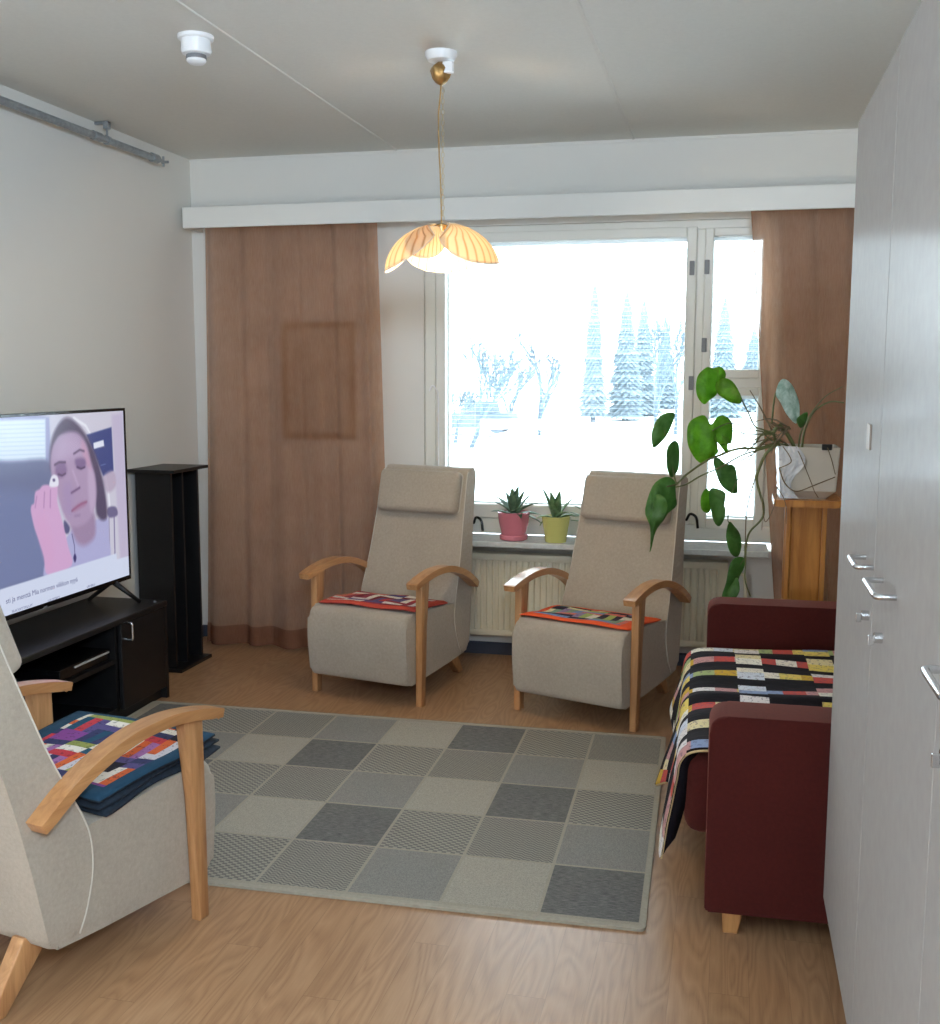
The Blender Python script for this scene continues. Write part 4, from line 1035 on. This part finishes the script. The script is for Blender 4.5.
# ------------------------------------------------------------------ plants on the sill
def lance(bm, base, az, elev, length, width, curl, n=9):
    """a pointed strap leaf with a folded midrib and thickness"""
    d = Vector((math.cos(az), math.sin(az), 0)); side = Vector((-math.sin(az), math.cos(az), 0))
    g = []; p = Vector(base); e = elev
    for i in range(n + 1):
        s = i / n; w = width * (math.sin(PI * (s * .82 + .18)) ** .8) * (1 if s < 1 else .02)
        nrm = d * (-math.sin(e)) + Vector((0, 0, 1)) * math.cos(e)
        g.append([bm.verts.new(p + side * w + nrm * w * .35), bm.verts.new(p - nrm * .0008), bm.verts.new(p - side * w + nrm * w * .35), bm.verts.new(p - nrm * .0030)])
        p = p + (d * math.cos(e) + Vector((0, 0, 1)) * math.sin(e)) * (length / n); e -= curl / n
    for a, b_ in zip(g, g[1:]):
        for i in range(4): bm.faces.new((a[i], a[(i + 1) % 4], b_[(i + 1) % 4], b_[i]))
    bm.faces.new(g[0][::-1]); bm.faces.new(g[-1])
def pot_plant(name, label, cat, loc, potprof, potmat, leafmat, leaves, soil, saucer=None):
    t = thing(name, label, cat, loc)
    obj('pot', lathe(potprof, n=36, cap=False), potmat, t, angle=50)
    if saucer: obj('saucer', lathe(saucer, n=36), potmat, t, angle=50)
    obj('soil', lathe([(soil[0], soil[1] - .006), (soil[0] * .6, soil[1]), (.004, soil[1] + .003)], n=24), M['soil'], t)
    for (az, el, ln, w, curl) in leaves:
        bm = bmesh.new(); lance(bm, (.008 * math.cos(R(az)), .008 * math.sin(R(az)), soil[1]), R(az), R(el), ln * 1.15, w * 1.45, R(curl)); obj('leaf', bm, leafmat, t, smooth=True)
    return t
SZ = .652
pot = [(a * 1.33, b_ * 1.22) for a, b_ in [(.003, .004), (.040, .004), (.042, 0), (.046, .02), (.058, .075), (.062, .112), (.064, .118), (.060, .120), (.057, .112), (.053, .100)]]
pot_plant('potted_plant', 'dark spiky-leaved plant in a pink pot on the window sill', 'potted plant', (-1.055, 5.475, SZ), pot, M['pink'], M['leaf_sill'],
          [(-20, 42, .135, .014, 30), (0, 20, .12, .013, 40), (15, 62, .12, .015, 20), (60, 84, .135, .017, 10), (110, 75, .13, .016, 15), (150, 48, .13, .014, 25), (178, 22, .10, .012, 30),
           (200, 55, .10, .014, 40), (-60, 30, .10, .014, 70), (-100, 40, .09, .015, 60), (-80, 70, .12, .017, 20), (-35, 68, .14, .013, 15), (-5, 8, .13, .010, 50), (235, 72, .12, .016, 10)], (.070, .127),
          [(.064, 0), (.071, .004), (.073, .026), (.067, .028), (.06, .022)])
pot2 = [(a * 1.17, b_ * 1.24) for a, b_ in [(.003, .003), (.042, .003), (.045, 0), (.050, .03), (.060, .09), (.062, .105), (.060, .107), (.057, .10), (.054, .09)]]
pot_plant('potted_plant', 'striped upright plant in a yellow-green pot on the window sill', 'potted plant', (-.832, 5.455, SZ), pot2, M['lime'], M['leaf_sill2'],
          [(165, 66, .155, .016, 0), (130, 74, .13, .015, 10), (70, 80, .13, .016, 5), (20, 62, .12, .014, 20), (200, 30, .09, .012, 60), (180, 10, .08, .012, 80), (0, 35, .09, .013, 50), (-40, 50, .09, .014, 50),
           (-90, 55, .09, .016, 40), (-120, 68, .11, .017, 15), (-60, 75, .11, .014, 10)], (.062, .115))
pot_plant('potted_plant', 'small plant on the window sill mostly hidden behind the right armchair back', 'potted plant', (-.640, 5.48, SZ), [(a * .7, b_ * .8) for a, b_ in pot2], M['pot_grey'], M['leaf_sill'],
          [(180, 40, .12, .008, 30), (165, 60, .12, .008, 40), (195, 20, .10, .007, 20), (150, 75, .10, .007, 30), (90, 60, .09, .008, 20), (0, 50, .09, .008, 30), (210, 50, .11, .006, 60)], (.042, .092))

# ------------------------------------------------------------------ wooden plant stand, planter and monstera
PSX, PSY = .338, 4.78
st = thing('plant_stand', 'honey-coloured wooden pedestal stand behind the red sofa holding the planter', 'plant stand', (PSX, PSY, 0))
obj('column', box(-.062, .062, -.062, .062, .03, .958, .004, 2), M['pine'], st)
for s in (-1, 1):
    obj('corner_moulding', prism(round_poly([(s * .062, -.075), (s * .082, -.075), (s * .082, -.055), (s * .062, -.055)], .004, 2), 'z', .03, .958), M['pine'], st)
    obj('corner_moulding', prism(round_poly([(s * .062, .055), (s * .082, .055), (s * .082, .075), (s * .062, .075)], .004, 2), 'z', .03, .958), M['pine'], st)
obj('foot_board', box(-.13, .13, -.13, .13, 0, .03, .006, 2), M['pine'], st)
bm = prism(round_poly([(-.135, -.135), (.135, -.135), (.135, .135), (-.135, .135)], .02, 4), 'z', .958, .988, .008, 3)
obj('top_board', bm, M['pine'], st)
pl = thing('planter', 'square pale grey planter with white wrap on the wooden plant stand', 'planter', (PSX, PSY, .988))
def shell(h0, w0, h1, w1, t_):
    bm = bmesh.new(); rings = []
    for (w, z) in ((w0 - .03, h0), (w0, h0 + .03), (w1, h1), (w1 - t_, h1), (w0 - t_, h0 + .04)):
        q = round_poly([(-w, -w), (w, -w), (w, w), (-w, w)], .012, 4); rings.append([bm.verts.new((x, y, z)) for x, y in q])
    n = len(rings[0])
    for A, B in zip(rings, rings[1:]):
        for i in range(n): bm.faces.new((A[i], A[(i + 1) % n], B[(i + 1) % n], B[i]))
    bm.faces.new(rings[0][::-1]); return bm
obj('pot', shell(.006, .110, .218, .120, .006), M['planter'], pl, angle=40)
obj('foot_rim', prism(round_poly([(-.075, -.075), (.075, -.075), (.075, .075), (-.075, .075)], .01, 3), 'z', 0, .008), M['planter'], pl)
obj('soil', box(-.104, .104, -.104, .104, .165, .185, .004, 1), M['soil'], pl)
bm = bmesh.new(); rnd = random.Random(5); g = []
for k in range(15):
    z = .006 + .216 * k / 14; row = []
    w = .110 + .014 * k / 14
    for i in range(9):
        x = -w - .002 + (i / 8) * (.075 - .03 * math.sin(k * .45)); y = -w - .004 - .006 * rnd.random() - .008 * (math.sin(i * 1.9 + k * .6) > .2)
        row.append(bm.verts.new((x, y, z)))
    row2 = [bm.verts.new((-w - .004 - .005 * rnd.random(), -w + .03 * q, z)) for q in (5, 4, 3, 2, 1)]
    g.append(row2 + row)
for A, B in zip(g, g[1:]):
    for i in range(len(A) - 1): bm.faces.new((A[i], A[i + 1], B[i + 1], B[i]))
wr = obj('plastic_wrap', bm, M['soft_white_film'], pl); s = wr.modifiers.new('thick', 'SOLIDIFY'); s.thickness = .0012
obj('clip', box(.045, .085, -.128, -.112, .208, .232, .002, 1), M['black'], pl)

mon = thing('monstera_plant', 'trailing monstera plant with big split leaves growing from the grey planter', 'plant', (PSX, PSY, 1.15))
OX, OY, OZ = PSX, PSY, 1.15
def zm(a, b_, y):  # traced crop coordinate -> local point on the plane at depth y
    p = at_y(640 + a / 4.096, 350 + b_ / 4.096, y); return Vector((p.x - OX, p.y - OY, p.z - OZ))
def mleaf(name, pts, y, mat, tilt=0.0, cup=.03, fold=(1, 0)):
    P = [zm(a, b_, y) for a, b_ in pts]
    P2 = smp([(p.x, p.z) for p in P], 3)
    cx = sum(p[0] for p in P2) / len(P2); cz = sum(p[1] for p in P2) / len(P2)
    bm = bmesh.new(); vs = [bm.verts.new((x, 0, z)) for x, z in P2]
    f = bm.faces.new(vs)
    bmesh.ops.triangulate(bm, faces=[f], ngon_method='EAR_CLIP'); 
    for _ in range(2):
        bmesh.ops.subdivide_edges(bm, edges=[e for e in bm.edges if e.calc_length() > .018], cuts=1, use_grid_fill=True)
        bmesh.ops.triangulate(bm, faces=bm.faces[:])
    for v in bm.verts:
        dx, dz = v.co.x - cx, v.co.z - cz
        a = dx * fold[1] - dz * fold[0]
        v.co.y = P[0].y + tilt * dx + cup * (abs(a) / .06) ** 1.3 * .35 + .004 * math.sin(dx * 90) + .004 * math.sin(dz * 70) 
    o = obj('leaf', bm, mat, mon, smooth=True)
    s = o.modifiers.new('thick', 'SOLIDIFY'); s.thickness = .0009
    return o
mleaf('leaf', [(300, 75), (275, 70), (240, 100), (230, 140), (235, 190), (262, 222), (285, 205), (315, 180), (310, 140), (350, 112), (345, 80), (325, 68)], 4.66, M['leaf_bright'], .4, .03, (.2, 1))
mleaf('leaf', [(350, 115), (325, 122), (308, 150), (318, 180), (345, 200), (380, 218), (415, 215), (405, 170), (380, 130)], 4.62, M['leaf_bright'], -.5, .03, (1, -.7))
mleaf('leaf', [(130, 255), (90, 265), (60, 300), (48, 350), (55, 398), (85, 380), (115, 340), (132, 300), (143, 268)], 4.60, M['leaf'], .5, .03, (.5, 1))
mleaf('leaf', [(265, 268), (230, 275), (200, 300), (192, 345), (200, 400), (230, 450), (260, 465), (300, 440), (322, 415), (305, 385), (299, 362), (325, 388), (350, 420), (362, 410), (345, 375), (330, 345), (355, 362), (366, 385), (378, 370), (378, 300), (350, 272), (320, 272), (297, 300), (285, 300)], 4.64, M['leaf_bright'], .2, .03, (-.3, 1))
mleaf('leaf', [(135, 372), (110, 410), (112, 480), (125, 520), (140, 515), (158, 480), (158, 390)], 4.58, M['leaf'], 1.2, .02, (0, 1))
mleaf('leaf', [(90, 525), (50, 560), (22, 650), (35, 700), (50, 740), (40, 825), (50, 800), (65, 740), (95, 700), (115, 670), (148, 640), (140, 580), (145, 550), (125, 525)], 4.56, M['leaf'], .6, .04, (.4, 1))
mleaf('leaf', [(60, 600), (78, 590), (108, 610), (112, 655), (90, 700), (62, 730), (45, 790), (42, 720), (50, 650)], 4.53, M['leaf'], -.5, .03, (.3, 1))
mleaf('leaf', [(300, 450), (310, 500), (330, 550), (360, 580), (395, 590), (400, 560), (390, 480), (350, 465), (320, 440)], 4.68, M['leaf'], .3, .03, (-.5, 1))
mleaf('leaf', [(270, 568), (250, 600), (252, 650), (280, 670), (292, 640), (290, 590)], 4.66, M['leaf_bright'], .5, .02, (0, 1))
mleaf('leaf', [(288, 570), (283, 620), (300, 700), (325, 722), (345, 690), (350, 650), (340, 620), (352, 590), (330, 572)], 4.62, M['leaf'], -.8, .03, (0, 1))
mleaf('leaf', [(365, 700), (352, 760), (370, 830), (400, 850), (415, 810), (410, 760), (385, 720)], 4.66, M['leaf'], .8, .03, (-.2, 1))
mleaf('leaf', [(400, 850), (370, 870), (352, 950), (335, 1005), (358, 1012), (385, 990), (398, 960), (408, 930), (425, 900), (430, 860)], 4.70, M['leaf'], .7, .03, (.4, 1))
mleaf('leaf', [(376, 960), (352, 1000), (345, 1040), (375, 1035), (402, 1000), (408, 970), (398, 930)], 4.67, M['leaf'], -.5, .03, (.4, 1))
mleaf('leaf', [(585, 118), (562, 145), (556, 185), (575, 215), (600, 262), (640, 303), (657, 270), (652, 205), (622, 140)], 4.62, M['leaf_pale'], .9, .05, (-.4, 1))
mleaf('leaf', [(640, 285), (665, 262), (690, 258), (680, 300), (655, 318)], 4.66, M['leaf'], .9, .03, (-.4, 1))
def mst(pts, y0, y1, r0, r1, mat='stem'):
    n = len(pts); P = [zm(a, b_, y0 + (y1 - y0) * i / (n - 1)) for i, (a, b_) in enumerate(pts)]
    P = smooth_path(P, 5); rr = [r0 + (r1 - r0) * i / (len(P) - 1) for i in range(len(P))]
    obj('stem' if mat == 'stem' else 'aerial_root', tube(P, rr, 6), M[mat], mon, smooth=True)
hub = (545, 340)
mst([(640, 470), (632, 400), (600, 340), (570, 310), hub], 4.78, 4.70, .009, .008)
mst([(610, 470), (590, 420), (560, 380), hub], 4.80, 4.70, .008, .007)
mst([(660, 470), (665, 380), (680, 310), (720, 245), (780, 212), (835, 216)], 4.76, 4.62, .006, .003)
mst([(650, 470), (655, 350), (700, 262), (760, 190), (830, 150)], 4.80, 4.70, .004, .0015)
mst([hub, (500, 325), (470, 312), (445, 260), (420, 210), (405, 175)], 4.70, 4.62, .004, .003)
mst([hub, (520, 290), (490, 230), (450, 165)], 4.72, 4.70, .004, .002, 'root')
mst([hub, (470, 345), (400, 338), (378, 330)], 4.70, 4.66, .003, .0025)
mst([hub, (480, 330), (380, 300), (335, 310), (297, 330)], 4.70, 4.63, .003, .0025)
mst([(570, 370), (500, 400), (400, 405), (330, 430), (270, 455), (190, 510), (150, 548), (110, 560)], 4.72, 4.56, .006, .004)
mst([(570, 380), (520, 400), (420, 430), (330, 480), (250, 515), (190, 550), (145, 562)], 4.73, 4.56, .004, .003)
mst([(150, 548), (140, 520), (130, 470)], 4.57, 4.58, .003, .002)
mst([(150, 548), (120, 420), (100, 330)], 4.57, 4.60, .0012, .0012)
mst([(565, 385), (520, 420), (490, 480), (478, 530), (492, 590), (506, 640), (500, 690), (450, 745), (435, 800), (432, 880), (430, 940), (452, 1010)], 4.70, 4.66, .007, .003)
mst([(560, 370), (510, 430), (480, 500), (440, 640), (432, 760), (432, 850)], 4.72, 4.68, .004, .002, 'root')
mst([(430, 800), (428, 850), (410, 880)], 4.68, 4.69, .003, .002)
mst([(440, 690), (390, 640), (360, 690), (372, 720)], 4.68, 4.66, .002, .002)
mst([hub, (480, 400), (430, 480), (385, 560), (360, 640), (360, 700)], 4.70, 4.68, .0025, .002)
mst([(560, 345), (500, 350), (440, 385), (420, 340), (380, 320)], 4.70, 4.66, .0025, .0018)
mst([(560, 355), (500, 370), (420, 400), (360, 412), (322, 430)], 4.71, 4.68, .0025, .002, 'root')
mst([(540, 300), (545, 240), (555, 180), (580, 130)], 4.70, 4.62, .004, .003)
mst([(640, 480), (600, 385), (520, 370), (470, 420), (400, 460), (370, 465)], 4.74, 4.68, .004, .0025, 'root')
mst([(580, 300), (540, 330), (500, 345), (470, 385), (430, 420)], 4.74, 4.70, .005, .003)
mst([(585, 395), (610, 430), (618, 460), (580, 480), (570, 482)], 4.64, 4.64, .0022, .002, 'root')
mst([(570, 482), (590, 540), (620, 572), (650, 578), (700, 560), (800, 520)], 4.64, 4.645, .003, .0022, 'root')
mst([(640, 400), (660, 440), (700, 540), (715, 580), (730, 605)], 4.645, 4.635, .002, .0018, 'root')
mst([(768, 400), (785, 450), (800, 510)], 4.645, 4.645, .0022, .002, 'root')
mst([(560, 560), (590, 610), (600, 660), (598, 712)], 4.63, 4.64, .0022, .001, 'root')
mst([(560, 590), (545, 650), (520, 700), (508, 690), (498, 600)], 4.62, 4.66, .0018, .0014, 'root')
rnd = random.Random(9)
for k in range(9):
    a0 = rnd.uniform(560, 620); b0 = rnd.uniform(300, 400); a1 = rnd.uniform(470, 540); b1 = rnd.uniform(280, 430)
    mst([(a0, b0), ((a0 + a1) / 2 + rnd.uniform(-15, 15), (b0 + b1) / 2 + rnd.uniform(-25, 25)), (a1, b1)], 4.72, 4.68 + rnd.uniform(-.03, .03), rnd.uniform(.002, .005), .002, rnd.choice(['root', 'stem']))

# ------------------------------------------------------------------ outdoors
snow = plain('snow', (.86, .90, .95, 1), .9, var=.03, vscale=.3)
bmg = bmesh.new(); GZ = -1.0; g = []
for j in range(41):
    g.append([bmg.verts.new((-110 + 5 * i, 6.6 + 4.2 * j, GZ + (.18 * math.sin(i * .9 + j * .5) + .12 * math.sin(j * 1.3)) * min(1, j / 5))) for i in range(45)])
for a, b_ in zip(g, g[1:]):
    for i in range(44): bmg.faces.new((a[i], a[i + 1], b_[i + 1], b_[i]))
gr = obj('snowy_ground', bmg, snow, smooth=True); tag(gr, 'snow-covered yard outside the window', 'ground', kind='structure')
needle_haze = plain('hazed_needles', (.155, .20, .23, 1), .9, var=.12, vscale=1.5)  # pale blue outdoor haze and glare put into the needle colour
bark = plain('hazed_bark', (.06, .08, .10, 1), .9, var=.15, vscale=3)  # blue haze tint mixed into the bark colour
twig = plain('hazed_twigs', (.10, .135, .16, 1), .9, var=.1, vscale=3)  # twigs carry the same haze in their colour
def spruce(label, u, vtop, vbase, y, wpx, seed):
    rnd = random.Random(seed)
    b0 = at_y(u, vbase, y); h = at_y(u, vtop, y).z - GZ
    t = thing('spruce_tree', label, 'tree', (b0.x, y, GZ), group='trees in the snowy park outside')
    w = wpx / FPX * y * .5
    obj('trunk', tube([(0, 0, -.1), (0, 0, h * .9)], [.16, .03], 8), bark, t)
    bm = bmesh.new(); n = 44
    for k in range(n):
        s = k / (n - 1); z = h * (.05 + .95 * s); rr = w * ((1 - s) ** .75) * rnd.uniform(.8, 1.12) + .05
        nb = 15; c0 = bm.verts.new((0, 0, z + h * .07)); ring = []
        for q in range(nb * 2):
            a = 2 * PI * q / (nb * 2) + k; r_ = rr * (rnd.uniform(.85, 1.15) if q % 2 else rnd.uniform(.7, .85))
            ring.append(bm.verts.new((r_ * math.cos(a), r_ * math.sin(a), z - rr * .25 * (1 if q % 2 else .6))))
        c1_ = bm.verts.new((0, 0, z - .02))
        for q in range(nb * 2):
            bm.faces.new((c0, ring[q], ring[(q + 1) % (nb * 2)])); bm.faces.new((c1_, ring[(q + 1) % (nb * 2)], ring[q]))
    obj('needles', bm, needle_haze, t)
spruce('tall narrow spruce standing alone left of the wide dense spruce', 593, 285, 412, 60, 32, 1)
spruce('wide dense pale spruce in the middle of the large window', 625, 293, 412, 62, 40, 2)
spruce('shorter pale spruce just right of the wide dense one', 642, 303, 410, 66, 38, 3)
spruce('hazy spruce at the right edge of the large window', 664, 322, 408, 74, 34, 4)
spruce('spruce seen in the narrow window pane', 722, 300, 408, 64, 40, 5)
spruce('spruce in the narrow window pane nearest the curtain', 752, 330, 408, 72, 40, 6)
def bare(name, label, u, vtop, vbase, y, seed, spread=.55, lean=0, depth=6, r0=.09, fork=.3):
    rnd = random.Random(seed); b0 = at_y(u, vbase, y); h = at_y(u, vtop, y).z - b0.z
    t = thing(name, label, 'tree', (b0.x, y, GZ), group='trees in the snowy park outside')
    tr = bmesh.new(); br = bmesh.new()
    def grow(p, d, ln, r_, k):
        mid = p + d * ln * .5 + Vector((rnd.uniform(-1, 1), rnd.uniform(-1, 1), rnd.uniform(-.5, .5))) * ln * .04
        e = p + d * ln
        add_tube(tr if k == 0 else br, [p, mid, e], [r_, r_ * .85, r_ * .68], 5 if k < 2 else 3)
        if k >= depth: return
        for q in range(3 if k < 4 else 2):
            a = Vector((rnd.uniform(-1, 1), rnd.uniform(-1, 1), rnd.uniform(-.15, .5))) * spread
            st_ = rnd.uniform(.45, 1.0) if q else 1.0
            grow(p + d * ln * st_, (d + a).normalized(), ln * rnd.uniform(.58, .82), max(.017, r_ * .62), k + 1)
    z00 = b0.z - GZ
    grow(Vector((0, 0, min(0, z00) - .1)), Vector((lean, 0, 1)).normalized(), h * fork, r0, 0)
    obj('trunk', tr, bark, t); obj('branches', br, twig, t)
bare('bare_tree', 'slender bare tree with a straight dark trunk left of the lone spruce', 541, 300, 414, 46, 21, .5, 0, 6, .13, .32)
bare('bare_tree', 'bare tree with fine branching crown in the left half of the window', 510, 318, 402, 50, 22, .6, 0, 6, .10, .3)
bare('bare_tree', 'leaning bare tree reaching up beside the pendant lamp', 468, 262, 412, 34, 23, .5, .35, 6, .09, .3)
bare('bare_tree', 'low spreading bare tree at the left edge of the window', 455, 320, 412, 40, 24, .65, .1, 6, .08, .25)
bare('bare_tree', 'bare tree behind the parked car roof', 488, 315, 408, 60, 25, .6, .1, 6, .12, .3)
bare('birch_tree', 'thin bare birch at the right side of the large window', 655, 300, 415, 40, 26, .35, 0, 5, .09, .4)
bare('birch_tree', 'thin bare birch beside the mullion', 676, 310, 412, 48, 27, .35, 0, 5, .09, .4)
# parked car
hp = plain('car_paint_bluish', (.07, .095, .12, 1), .7, var=.08)  # plain dark blue-grey body colour
p = at_y(472, 430, 46)
car = thing('parked_car', 'car parked in the snow outside at the left of the large window', 'car', (p.x, 46, GZ))
body = round_poly([(-2.0, .25), (-2.0, .85), (1.9, .85), (1.9, .25)], [.05, .2, .2, .05], 3)
obj('body', prism(body, 'y', -.8, .8, .08, 2), hp, car)
obj('cabin', prism(round_poly([(-.35, .8), (-.15, 1.38), (1.0, 1.38), (1.15, .8)], [0, .1, .1, 0], 3), 'y', -.7, .7, .08, 2), hp, car)
obj('snow_cover', prism(round_poly([(-.2, 1.36), (-.1, 1.50), (.95, 1.50), (1.05, 1.36)], .05, 3), 'y', -.65, .65), snow, car)
for x in (-1.3, 1.25):
    for y in (-.74, .74): obj('wheel', prism([(x + .32 * math.cos(a * PI / 8), .32 + .32 * math.sin(a * PI / 8)) for a in range(16)], 'y', y - .1, y + .1), bark, car)

# ------------------------------------------------------------------ light
w = bpy.data.worlds.new('world'); sc.world = w; w.use_nodes = True
bg = w.node_tree.nodes['Background']; bg.inputs[0].default_value = (.77, .89, 1.0, 1); bg.inputs[1].default_value = 5.3
pd = bpy.data.lights.new('window_portal', 'AREA'); pd.shape = 'RECTANGLE'; pd.size = WX1 - WX0; pd.size_y = WZ1 - WZ0
po = bpy.data.objects.new('window_portal', pd); C.objects.link(po); po.location = ((WX0 + WX1) / 2, YW + .30, (WZ0 + WZ1) / 2); po.rotation_euler = (-PI / 2, 0, 0)
pd.cycles.is_portal = True
def area(name, loc, to, sx, sy, e, col):
    ad = bpy.data.lights.new(name, 'AREA'); ad.shape = 'RECTANGLE'; ad.size = sx; ad.size_y = sy; ad.energy = e; ad.color = col
    ao = bpy.data.objects.new(name, ad); C.objects.link(ao); ao.location = loc
    ao.rotation_euler = (Vector(to) - Vector(loc)).to_track_quat('-Z', 'Y').to_euler()
area('side_fill', (XR - .12, -.2, 2.25), (-2.9, 3.0, 2.95), 1.6, .5, 125, (.66, .83, 1.0))  # unseen cool fill, added over the wardrobe to brighten left wall and ceiling
area('rear_fill', (-2.1, -1.2, .7), (-1.6, .6, 2.66), 1.4, .8, 22, (.92, .96, 1.0))  # unseen fill, added behind the camera to lift the ceiling
sc.cycles.max_bounces = 10; sc.cycles.diffuse_bounces = 6; sc.cycles.transparent_max_bounces = 24
sc.cycles.use_denoising = True
sc.cycles.sample_clamp_indirect = 6
sc.render.film_transparent = False
